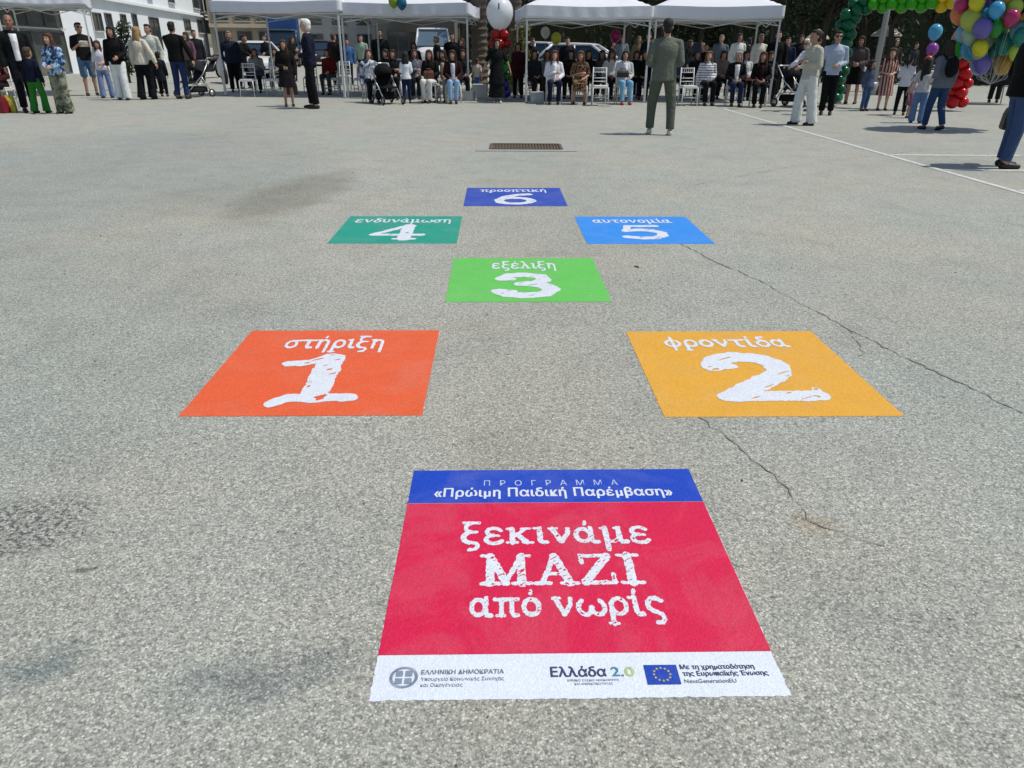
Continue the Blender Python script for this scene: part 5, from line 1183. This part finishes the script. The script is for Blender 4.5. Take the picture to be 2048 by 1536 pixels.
person('man in dark navy clothes standing behind the red haired woman', 1132, 180, 96, 5, ('jacket', '#10141d'), ('trousers', '#0c0f16'), ('short', BKH), fem=False, h=1.7)
# ---- green suit
person('man in olive green suit and white trainers standing with his back to the camera', 1318, 269, 37, 176, ('jacket', '#666c60'), ('trousers', '#565c51'), ('short', (0.008, 0.008, 0.009)), fem=False, arms=('front', 'front'), shoes='#c9cbc4', vox=.011, stance=.15)
# ---- right tent
chair_px(1378, 212, 4, 'empty white chiavari chair right of the man in the green suit')
person('person in dark coat standing behind the empty chair at the green suit', 1402, 192, 112, -10, ('coat', '#0f1218'), ('trousers', '#0f1014'), ('short', BKH), fem=True, h=1.5)
person('woman in yellow hat far behind the green suit', 1398, 168, 86, 10, ('blouse', '#4a4a48'), ('trousers', '#222222'), ('short', DBR), extras=(('cap', '#b5a45c'),))
person('man in grey shirt standing behind the striped top', 1432, 180, 70, -15, ('shirt', '#5d646c'), ('trousers', '#26272b'), ('short', (0.2, 0.19, 0.18)), fem=False)
sitter('woman with light brown hair, grey striped top and black trousers', 1417, 212, 0, 0, ('blouse', '#d8d8dc', 'stripes_h', '#6d7076'), ('trousers', '#0f1116'), ('long', (0.14, 0.065, 0.025)), arms=('lap', 'lap'), skin='l', clab='white chiavari chair of the woman in striped top')
person('woman with dark hair and white collar standing under the last tent', 1466, 184, 66, 0, ('blouse', '#d7d6d0'), ('trousers', '#1c1c20'), ('bob', DBR))
sitter('woman in black cardigan over white shirt with navy jeans', 1470, 214, 0, 0, ('jacket', '#111114'), ('jeans', '#1a2746'), ('bob', (0.3, 0.28, 0.26)), inner=('#e6e4e4',), arms=('lap', 'lap'), clab='white chiavari chair of the woman in black cardigan and navy jeans')
sitter('woman in dark jacket and white sleeves in the back row of last tent', 1492, 202, 0, -8, ('blouse', '#c4c6c8'), ('trousers', '#101116'), ('mid', BKH), arms=('lap', 'lap'), clab='white chiavari chair in the back row of the last tent')
sitter('woman with brown hair all in black holding a red folder', 1514, 216, 0, -4, ('jacket', '#0d0c0e'), ('trousers', '#0c0d10'), ('long', (0.06, 0.028, 0.014)), inner=('#2b0d10',), arms=('lap', 'lap'), clab='white chiavari chair at the right end of the front row')
person('woman with reddish face and white scarf standing behind the red folder', 1508, 186, 68, 0, ('blouse', '#c9c3b6'), ('trousers', '#17171b'), ('short', (0.10, 0.10, 0.10)), skin='d')
person('tall man in black behind the right leg of the last tent', 1540, 196, 62, -20, ('jacket', '#0b0d10'), ('trousers', '#0a0b0e'), ('short', BKH), fem=False)
person('man in dark blue jacket behind the stroller at the last tent', 1562, 186, 84, -30, ('jacket', '#192338'), ('trousers', '#101217'), ('short', BKH), fem=False, h=1.72)
# ---- right group
RG = 'people standing at the right of the tents'
person('white haired woman in white blouse bending over the stroller', 1606, 222, 80, -65, ('blouse', '#e2e0ea'), ('trousers', '#14151a'), ('short', (0.7, 0.69, 0.67)), lean=16, arms=('reach', 'reach'), skin='l', glasses=True, group=RG, h=1.62)
person('woman with dark bun, beige top and long wide white trousers', 1604, 250, 60, -75, ('blouse', '#b9b8aa'), ('wide', '#d5d8d6'), ('bun', BKH), arms=('fold', 'fold'), group=RG, vox=.012, shoes='#0e0d0c', stance=.125)
person('man in sunglasses with pale blue shirt and black trousers', 1650, 230, 62, -20, ('shirt', '#a9b7c8'), ('trousers', '#0b0d0e'), ('short', BKH), fem=False, arms=('down', 'front'), glasses=True, group=RG, vox=.012)
person('small girl in red top and blue skirt half hidden by the sunglasses man', 1684, 206, 146, 0, ('tee', '#b8303c'), ('skirt', '#16206b'), ('tail', DBR), kid=True, group=RG)
person('woman in dusty mauve jacket and short black skirt', 1700, 208, 72, -35, ('jacket', '#574b4e'), ('skirt', '#0c0b0d'), ('mid', DBR), arms=('front', 'front'), group=RG)
person('child in denim jacket and jeans left of the striped dress', 1726, 222, 122, 20, ('jacket', '#4a5672'), ('jeans', '#3c5680'), ('mid', DBR), kid=True, group=RG)
person('girl with brown hair in pink striped dress', 1762, 221, 98, -10, ('dress', '#c9a093', 'stripes_v', '#5c3a38'), None, ('long', BRN), kid=True, arms=('front', 'front'), group=RG, skin='l', h=1.38)
person('child with black ponytail, white shirt and black leggings', 1797, 230, 112, 150, ('tee', '#d0d4dc'), ('jeans', '#101114'), ('tail', BKH), kid=True, group=RG, arms=('front', 'front'))
person('girl with long black hair, grey white top and light jeans', 1830, 246, 118, 165, ('tee', '#c2c3ca'), ('flare', '#5d7ea8'), ('long', BKH), kid=True, group=RG, arms=('front', 'out'))
person('small child in pink skirt beside the long haired girl', 1815, 236, 150, 30, ('tee', '#a99aa0'), ('skirt', '#80566f'), ('short', BRN), kid=True, group=RG)
person('woman with long brown hair, grey jacket, black backpack and jeans', 1862, 260, 80, 190, ('jacket', '#666d78'), ('jeans', '#2c4569'), ('long', DBR), extras=(('backpack', '#101012'),), pose='walk', arms=('down', 'front'), group=RG, vox=.012)
person('vendor in slate blue shirt behind the table under the balloons', 1985, 205, 118, -25, ('shirt', '#4a6276'), ('trousers', '#22252b'), ('short', DBR), fem=False, h=1.66, group=RG)
person('person in pale pink top walking behind the grey backpack woman', 1896, 214, 78, -60, ('blouse', '#b58d8e'), ('trousers', '#3a3f4b'), ('bob', DBR), arms=('up', 'down'), group=RG)
person('man in dark shirt far away under the trees beyond the arch', 1815, 172, 90, 20, ('shirt', '#2c2f33'), ('trousers', '#191a1c'), ('short', BKH), fem=False)
person('woman in white hat far away right of the lamp post', 1776, 174, 78, -10, ('blouse', '#3b3438'), ('trousers', '#1b1a1d'), ('mid', BKH), extras=(('cap', '#d9dad6'),))
PR = person('man in black jacket, pale blue shirt and jeans walking out at the right edge', 2006, 335, 0, 84, ('jacket', '#0b0d0d'), ('jeans', '#3f5276'), ('short', BKH), fem=False, inner=('#b9c7e4',), arms=('down', 'down'), h=1.78, vox=.010, shoes='#0c0c0c')
# ---- more of the crowd behind the rows
XC = [(540, 160, 70, 'jacket', '#14171c', False, 'man in charcoal jacket far behind the left tent chairs, left of the girl in black'),
      (590, 166, 66, 'coat', '#191512', True, 'woman in dark brown coat far behind the girl in black coat'),
      (676, 172, 72, 'jacket', '#1c1213', False, 'man in very dark red jacket behind the navy clad man'),
      (832, 182, 74, 'coat', '#0e1012', True, 'woman in black coat standing behind the girl in white shirt'),
      (876, 176, 70, 'jacket', '#1a1614', False, 'man in dark brown jacket standing just left of the white van bonnet'),
      (1062, 178, 76, 'jacket', '#101417', False, 'man in black standing behind the woman in charcoal coat'),
      (1222, 176, 74, 'jacket', '#20252c', False, 'man in slate jacket standing below the pink balloon'),
      (1292, 178, 70, 'jacket', '#0c0e10', False, 'man in black beside the joined tent legs, left of green suit'),
      (1372, 172, 70, 'coat', '#101211', True, 'woman in dark green coat just right of the green suit shoulder'),
      (1486, 180, 72, 'jacket', '#15181d', False, 'man in dark grey jacket behind the black cardigan woman'),
      (1588, 178, 66, 'coat', '#0d1014', True, 'woman in black coat behind the bending white haired woman'),
      (1628, 180, 70, 'jacket', '#15161a', False, 'man in dark jacket behind the wide white trousers'),
      (1742, 184, 78, 'jacket', '#131416', False, 'man in dark jacket by the lamp post base'),
      (1842, 186, 84, 'coat', '#1a1b20', True, 'woman in dark coat behind the long haired girl'),
      (925, 172, 74, 'coat', '#191a1b', True, 'woman in dark coat right of the white van')]
for i, (px, py, yt, kind, c, fem, lab) in enumerate(XC):
    person(lab, px, py, yt + (0, 7, -5, 10, 3)[i % 5], (-25, 60, 160, 5, -75, 30, 100)[i % 7], (kind, c), ('trousers', ('#0f1013', '#16181f', '#1d1b1a')[i % 3]), (('mid' if fem else 'short'), (BKH, DBR, BRN)[i % 3]), fem=fem, arms=(('down', 'phone', 'pocket', 'fold')[i % 4], ('front', 'down', 'phone')[i % 3]), vox=.015, lean=(0, 5, -3, 9)[i % 4])

SR = [(770, 198, '#1b1512', 'left of the girl in white shirt'), (834, 199, '#101114', 'between white shirt girl and white trousers'), (868, 196, '#241a17', 'behind the brown handbag'), (928, 198, '#15171c', 'right of the pale blue jeans'),
      (1094, 197, '#14161a', 'left behind the red haired woman'), (1134, 198, '#1d1416', 'between red haired woman and spotted dress'), (1181, 197, '#0f1012', 'right behind the spotted dress'), (1228, 198, '#191b20', 'left of the sky blue trousers'), (1268, 197, '#131315', 'right of the sky blue trousers'),
      (1352, 199, '#0e1013', 'half hidden by the green suit'), (1396, 200, '#17181b', 'left of the striped top'), (1443, 199, '#0c0d0f', 'between striped top and black cardigan'), (1536, 203, '#101114', 'at the right leg of the last tent')]
for i, (px, py, c, w) in enumerate(SR):
    c = {1: '#6b6f76', 4: '#8a7f78', 7: '#cfd0cf', 9: '#3d4a63', 11: '#7a6a66'}.get(i, c)
    sitter({1: 'grey topped', 4: 'taupe topped', 7: 'pale topped', 9: 'slate blue topped', 11: 'mauve topped'}.get(i, 'dark clothed') + ' woman in the second row ' + w, px, py, 0, (0, 12, -14)[i % 3], (('blouse', 'jumper', 'jacket')[i % 3], c), ('trousers', ('#0e0f12', '#1a1b1f')[i % 2]), (('mid', 'long', 'bob')[i % 3], (BKH, DBR, BRN)[(i + 1) % 3]), clab='second row chiavari chair ' + w, vox=.015)
rnd = random.Random(77); mb = MB()
for k in range(130):
    y = 1.0 + 11 * rnd.random() ** 1.4; x = rnd.uniform(-.75, .75) * y * 1.0; q = rnd.uniform(.002, .006)
    if k and any(abs(x - d[2]) < .54 and abs(y - d[3]) < .55 for d in DEC + [(0, 0, .1557, 1.7596)]): continue
    if k and y < 2: q *= .7
    q = q * (.6 + y * .12); a = rnd.uniform(0, 6.28)
    if k == 0: x, y, q = at(1273, 534).x, at(1273, 534).y, .022
    c, s_ = math.cos(a) * q, math.sin(a) * q; mb.add([(x - c * 1.6, y - s_ * 1.6, .002), (x + s_ * .6, y - c * .6, .004), (x + c * 1.6, y + s_ * 1.6, .003), (x - s_ * .6, y + c * .6, .007)], [(0, 1, 2, 3)])
tag(put('debris', mb, plain('debris', (.05, .045, .038), .9, 0, .5, 40), smooth=False), 'tiny dark chips and dry leaf bits scattered on the asphalt', 'debris', kind='stuff')
# ------------------------------------------------------------------ bags, boxes, papers
def handbag(P, rz, size, color, label, name='handbag', cat='bag'):
    r = empty(name, P, rz); tag(r, label, cat); w, d, h = size; m = plain('bag_' + color, color, .55, 0, .15, 9, .15)
    mb = MB(); mb.loft([[Vector((x * k, y, z)) for (k, y) in ()] for z in ()] or [[Vector((w / 2 * a * f, d / 2 * b * f2, z)) for a, b in ((-1, -1), (0, -1.15), (1, -1), (1, 1), (0, 1.15), (-1, 1))] for z, f, f2 in ((0, .95, .9), (h * .1, 1, 1), (h * .7, .96, .8), (h, .9, .3))]); put('bag_body', mb, m, r, smooth=False, bevel=.01)
    mb = MB(); mb.tube([(-w * .25, 0, h * .95), (-w * .2, 0, h * 1.22), (w * .2, 0, h * 1.22), (w * .25, 0, h * .95)], .012, 7); put('handle', mb, m, r); return r
def ptz(px, py, Y):
    p = at_y(px, Y); return Vector((p.x, Y, zat(p.x, Y, py)))
handbag(ptz(572, 189, 20.1), .2, (.34, .16, .28), '#1c1823', 'dark plum handbag hanging at the knees of the girl in black coat')
handbag(ptz(855, 158, 20.75), 0, (.26, .12, .20), '#5a2f17', 'brown leather handbag on the lap above white trousers')
handbag(ptz(513, 152, 24.9), 0, (.28, .14, .18), '#10182a', 'dark blue handbag on the lap of the grey topped woman')
handbag(ptz(1249, 155, 20.2), 0, (.30, .12, .17), '#0d0d0e', 'black handbag on the lap above sky blue trousers')
handbag(Vector((ptz(719, 155, 25.2).x, ptz(719, 155, 25.2).y, .49)), .1, (.30, .16, .30), '#9a3f52', 'pink bag standing on a chair seat by the double tent legs')
p = at(22, 225); handbag((p.x, p.y, 0), .3, (.26, .16, .36), '#b3a934', 'yellow gift bag on the ground near the left edge', 'gift_bag', 'gift bag')
p = at(6, 226); handbag((p.x, p.y, 0), -.2, (.30, .18, .34), '#7a1020', 'dark red gift bag on the ground at the very left edge', 'gift_bag', 'gift bag')
p = at(1993, 335); handbag((PR.wri[1].x, PR.wri[1].y, PR.wri[1].z - .42), 1.2, (.24, .10, .26), '#35301c', 'olive brown bag held by the man at the right edge')
def carton(px, py, size, color, label):
    p = at(px, py); r = empty('carton', (p.x, p.y, 0), random.uniform(-.3, .3)); tag(r, label, 'box', 'pale boxes by the tent legs')
    m = plain('card_' + color, color, .8, 0, .08); w, d, h = size; mb = MB(); mb.box((0, 0, h / 2), (w, d, h)); put('box_body', mb, m, r, smooth=False, bevel=.006)
    mb = MB(); mb.box((0, 0, h + .008), (w + .012, d + .012, .03)); put('lid', mb, m, r, smooth=False, bevel=.004)
carton(960, 196, (.42, .32, .36), '#c5c8c6', 'white box stack base by the right leg of the second tent')
carton(938, 201, (.30, .30, .22), '#b9bcb8', 'low pale box in front of the right leg of the second tent')
carton(1074, 206, (.34, .30, .26), '#aeb2b0', 'pale grey box on the ground beside the charcoal coat woman')
mb = MB(); mb.box((0, 0, 0), (.24, .012, .17)); mb.box((.015, .012, .01), (.22, .004, .17), Matrix.Rotation(.12, 3, 'Y'))
q = (PM.wri[0] + PM.wri[1]) / 2 + PM.fwd * .06 + Vector((0, 0, .03)); o = put('paper_sheets', mb, plain('paper', (.74, .74, .72), .8), smooth=False, loc=q, rz=PM.rz); o.rotation_euler.x = .6; tag(o, 'white papers in the hands of the man in denim shorts', 'papers')
mb = MB(); mb.box((0, 0, 0), (.26, .20, .012)); q = ptz(1512, 160, 19.6); tag(put('folder', mb, plain('red_folder', '#7d1a22', .6), smooth=False, loc=q, bevel=.004), 'red folder on the lap of the woman all in black', 'folder')

# ------------------------------------------------------------------ strollers
def stroller(px, py, face, cloth_c, label):
    p = at(px, py); r = empty('stroller', (p.x, p.y, 0), R_(face)); tag(r, label, 'stroller', 'dark baby strollers'); fab = cloth(cloth_c)
    mb = MB()
    for s in (-1, 1):
        mb.tube([(s * .25, .42, .98), (s * .25, .18, .62), (s * .24, -.42, .12)], .014, 8); mb.tube([(s * .25, .12, .55), (s * .25, .38, .12)], .014, 8); mb.tube([(s * .25, -.10, .38), (s * .25, .28, .32)], .011, 8)
    mb.tube([(-.25, .42, .98), (.25, .42, .98)], .018, 8); put('frame', mb, ALU, r)
    mb = MB(); mb.loft([[Vector((x, y, z)) for x, y, z in ((-.2, y0, z0), (.2, y0, z0), (.2, y0 + .03, z0 + .05), (-.2, y0 + .03, z0 + .05))] for y0, z0 in ((-.32, .40), (-.05, .38), (.10, .44), (.26, .84))]); put('seat', mb, fab, r, bevel=.02)
    mb = MB(); rg = []
    for k in range(7):
        a = R_(8 + k * 24); rg.append([Vector((.24 * math.cos(t), .16 - .30 * math.cos(a) * math.sin(t) * .9 + .02, .70 + .30 * math.sin(a) * math.sin(t))) for t in [math.pi * q / 10 for q in range(11)]])
    vs = [v for g_ in rg for v in g_]; fs = [(k * 11 + i, k * 11 + i + 1, k * 11 + i + 12, k * 11 + i + 11) for k in range(6) for i in range(10)]
    mb.add(vs, fs); o = put('hood', mb, fab, r); so = o.modifiers.new('t', 'SOLIDIFY'); so.thickness = .012
    mb = MB(); mb.loft([rrect(-.2, .2, .14, .16), rrect(-.18, .22, .13, .30), rrect(.28, .22, .13, .30), rrect(.3, .2, .14, .16)]); put('basket', mb, fab, r)
    for s in (-1, 1):
        for y in (-.42, .38):
            mb = MB(); n = 16
            for q in range(n):
                a, b_ = 2 * math.pi * q / n, 2 * math.pi * (q + 1) / n; mb.capsule((s * .27, y + .09 * math.cos(a), .11 + .09 * math.sin(a)), (s * .27, y + .09 * math.cos(b_), .11 + .09 * math.sin(b_)), .02, .02, 6)
            w = put('wheel', mb, RUBBER, r); m2 = MB(); m2.tube([(s * .27 - .012, y, .11), (s * .27 + .012, y, .11)], .075, 14); put('rim', m2, ALU, w)
stroller(392, 194, -35, '#23262b', 'grey and black stroller pushed by the man in black jumper')
stroller(775, 208, 30, '#0e1012', 'black stroller before the patterned blouse woman in the second tent')
stroller(1584, 214, 40, '#17191c', 'black stroller that the white haired woman bends over')

# ------------------------------------------------------------------ table under the balloons
p = at(1962, 208); r = empty('folding_table', (p.x, p.y, 0), -.08); tag(r, 'dark clothed folding table under the balloon bunch at right', 'table')
mb = MB(); mb.box((0, 0, .735), (1.5, .7, .03)); put('tabletop', mb, plain('dark_table', (.03, .028, .026), .5), r, smooth=False, bevel=.006)
for sx in (-1, 1):
    for sy in (-1, 1): mb = MB(); mb.tube([(sx * .66, sy * .28, 0), (sx * .62, sy * .28, .72)], .016, 8); put('leg', mb, STEEL, r)
mb = MB(); n = 64; rg = []
per = [(-.76 + 1.52 * k / 20, -.36) for k in range(20)] + [(.76, -.36 + .72 * k / 12) for k in range(12)] + [(.76 - 1.52 * k / 20, .36) for k in range(20)] + [(-.76, .36 - .72 * k / 12) for k in range(12)]
for z, f in ((.757, .3), (.757, .985), (.735, 1.0), (.62, 1.012), (.50, 1.02)): rg.append([Vector((x * f, y * f * (1 + (.05 * math.sin(i * 1.9) if z < .7 else 0)), z)) for i, (x, y) in enumerate(per)])
mb.loft(rg, False); put('tablecloth', mb, cloth('#1a1c1b'), r)

# ------------------------------------------------------------------ balloons
def bmat(c):
    key = ('balloon', c)
    if key in _mats: return _mats[key]
    m = plain('balloon_' + c, c, .20, 0, .05, 3, trans=.30); _mats[key] = m; return m
_b = MB(); rg = []
for k in range(1, 15):
    t_ = math.pi * k / 15; z = -math.cos(t_); rr = math.sin(t_) * (1.0 if z > 0 else 1 - .16 * z * z); rg.append([Vector((rr * math.cos(2 * math.pi * q / 20), rr * math.sin(2 * math.pi * q / 20), z * (1.08 if z > 0 else 1.28))) for q in range(20)])
_b.loft(rg); _b.loft([[Vector((r_ * math.cos(2 * math.pi * q / 8), r_ * math.sin(2 * math.pi * q / 8), z)) for q in range(8)] for r_, z in ((.05, -1.22), (.06, -1.30), (.12, -1.40))])
BALLOON = _b.mesh('balloon'); BALLOON.materials.append(bmat('#ffffff'))
def bal(name, P, r, color, parent=None, tilt=None):
    o = bpy.data.objects.new(name, BALLOON); COL.objects.link(o); o.location = P; o.scale = (r, r, r); o.parent = parent
    o.material_slots[0].link = 'OBJECT'; o.material_slots[0].material = bmat(color)
    if tilt is not None: o.rotation_euler = tilt
    return o
def single(px, py, Y, r, color, label, slen=.7):
    P = ptz(px, py, Y); o = bal('balloon', P, r, color); tag(o, label, 'balloon', 'single balloons on strings')
    mb = MB(); mb.tube([(0, 0, -1.38), (.02 / r, 0, -1.38 - slen * .5 / r), (-.01 / r, 0, -1.38 - slen / r)], .004 / r, 5); put('string', mb, plain('string', (.6, .6, .58), .7), o)
single(792, 2, 22.9, .14, '#8fae2e', 'lime green balloon tied to the eave of the second tent', .25)
single(808, 6, 22.85, .14, '#1d6c8c', 'teal blue balloon beside the lime one at the tent eave', .25)
single(1090, 64, 24.4, .14, '#e3e6e8', 'white balloon left of the yellow one under the third tent')
single(1112, 76, 23.9, .15, '#cfd14a', 'yellow balloon above the red haired woman')
single(1230, 71, 23.8, .16, '#a3276f', 'pink balloon under the third tent')
single(1864, 63, 17.9, .145, '#58b0d2', 'light blue balloon above the backpack woman')
single(1866, 98, 17.7, .12, '#a256b4', 'purple balloon just below the light blue one', .4)
single(1863, 120, 17.6, .09, '#c4581f', 'small orange balloon below the purple one', .4)
# column of balloons with a big white one on top
p = at(1000, 201); r = empty('balloon_column', (p.x, p.y, 0)); tag(r, 'balloon column with a large white balloon on red, green and blue ones', 'balloons')
mb = MB(); mb.tube([(0, 0, 0), (0, 0, 2.0)], .02, 8); mb.tube([(0, 0, 0), (0, 0, .04)], .2, 16); put('stand', mb, STEEL, r)
zt_ = zat(p.x, p.y, 22); rw = .365
o = bal('balloon', (0, 0, zt_ - .03), rw, '#eceff2', r); o.rotation_euler = (0, 0, 0)
mb = MB(); mb.box((-.02, -rw * .985, zt_ + .10), (.035, .02, .15)); put('printed_mark', mb, plain('mark_grey', (.08, .085, .09), .6), r, smooth=False)
cols = ['#1c2a8c', '#1c2a8c', '#17602c', '#2c8a36', '#2c8a36', '#5a3a1a', '#a81418', '#b5161a']
for k, c in enumerate(cols):
    z = .2 + k * (zt_ - .58 - .2) / (len(cols) - 1)
    for q in range(4):
        a = math.pi / 2 * q + (k % 2) * math.pi / 4; bal('balloon', (.15 * math.cos(a), .15 * math.sin(a), z), .135, c, r, (math.pi / 2, 0, a - math.pi / 2))
# rainbow arch
L0, L1 = at(1664, 212), at(1908, 222); r = empty('balloon_arch', (L0.x, L0.y, 0), math.atan2(L1.y - L0.y, L1.x - L0.x)); W = (L1 - L0).length
tag(r, 'rainbow balloon arch, green on the left and red on the right', 'balloon arch')
zc = zat((L0.x + L1.x) / 2, (L0.y + L1.y) / 2, 16) + .17; path = []; rc = .55
path = [(0, z_) for z_ in np.linspace(.1, zc - rc, 24)] + [(rc - rc * math.cos(a), zc - rc + rc * math.sin(a)) for a in np.linspace(.1, math.pi / 2, 10)] + [(x, zc) for x in np.linspace(rc + .05, W - rc - .05, 22)] + [(W - rc + rc * math.sin(a), zc - rc + rc * math.cos(a)) for a in np.linspace(0, math.pi / 2 - .1, 10)] + [(W, z_) for z_ in np.linspace(zc - rc, .1, 24)]
acc = [0]
for a, b_ in zip(path[:-1], path[1:]): acc.append(acc[-1] + math.hypot(b_[0] - a[0], b_[1] - a[1]))
n = 33; rnd = random.Random(12)
mb = MB(); mb.tube([(x, 0, z) for x, z in path], .02, 6); put('hoop', mb, WSTEEL, r)
for k in range(n):
    sdist = acc[-1] * (k + .5) / n; i = max(0, min(len(path) - 2, next((q for q in range(len(acc)) if acc[q] >= sdist), 1) - 1)); f = (sdist - acc[i]) / max(1e-6, acc[i + 1] - acc[i])
    x, z = path[i][0] + (path[i + 1][0] - path[i][0]) * f, path[i][1] + (path[i + 1][1] - path[i][1]) * f
    tx, tz = path[i + 1][0] - path[i][0], path[i + 1][1] - path[i][1]; l_ = math.hypot(tx, tz); tx, tz = tx / l_, tz / l_
    fr = k / n; c = '#0b6a44' if fr < .34 else '#45b81e' if fr < .56 else '#e6cb1c' if fr < .70 else '#dc641c' if fr < .76 else '#cf171d'
    for q in range(3):
        a = 2 * math.pi * q / 3 + (k % 2) * math.pi / 3; ou, oy = math.cos(a) * .135, math.sin(a) * .135
        d_ = Vector((-tz * ou, oy, tx * ou)); qn = d_.normalized().to_track_quat('Z', 'Y')
        o = bal('balloon', Vector((x, 0, z)) + d_, .142 * rnd.uniform(.9, 1.06), c, r); o.rotation_euler = qn.to_euler()
# big bunch of helium balloons
C_ = ptz(2000, 30, 14.6); r = empty('balloon_bunch', (C_.x, C_.y, 0)); tag(r, 'big bunch of many coloured helium balloons over the table, top right corner', 'balloons')
pal = ['#52b4e0', '#e2da2c', '#e8e04a', '#c4dd5a', '#f0d22e', '#3fb84a', '#2f9a3c', '#b7c95a', '#d8d8e0', '#2a1f7a', '#b0702a', '#c9a23a', '#2f8f84', '#a9c9b0', '#9fd2dc', '#c23a72', '#7a6fc0', '#d9dce8', '#d6c28a', '#e08a5a', '#8fc0e0', '#b7b8c9']
rnd = random.Random(21); pts = []; mbs = MB(); tries = 0
while len(pts) < 104 and tries < 6000:
    tries += 1; v = Vector((rnd.uniform(-1, 1), rnd.uniform(-1, 1), rnd.uniform(-1, 1)))
    if v.length > 1: continue
    P = Vector((v.x * .98, v.y * .70, v.z * .90))
    if any((P - q).length < .215 for q in pts): continue
    pts.append(P); rr = rnd.uniform(.12, .17)
    o = bal('balloon', (P.x, P.y, C_.z + P.z), rr, pal[len(pts) % len(pal)], r); o.rotation_euler = (rnd.uniform(-.25, .25) - P.y * .3, P.x * .5 + rnd.uniform(-.2, .2), 0)
    if len(pts) % 3 == 0: mbs.tube([(P.x, P.y, C_.z + P.z - rr * 1.35), (P.x * .3, P.y * .3, C_.z - 1.05), (0, 0, .80)], .0025, 4)
put('strings', mbs, plain('string', (.6, .6, .58), .7), r)
apply_jobs()
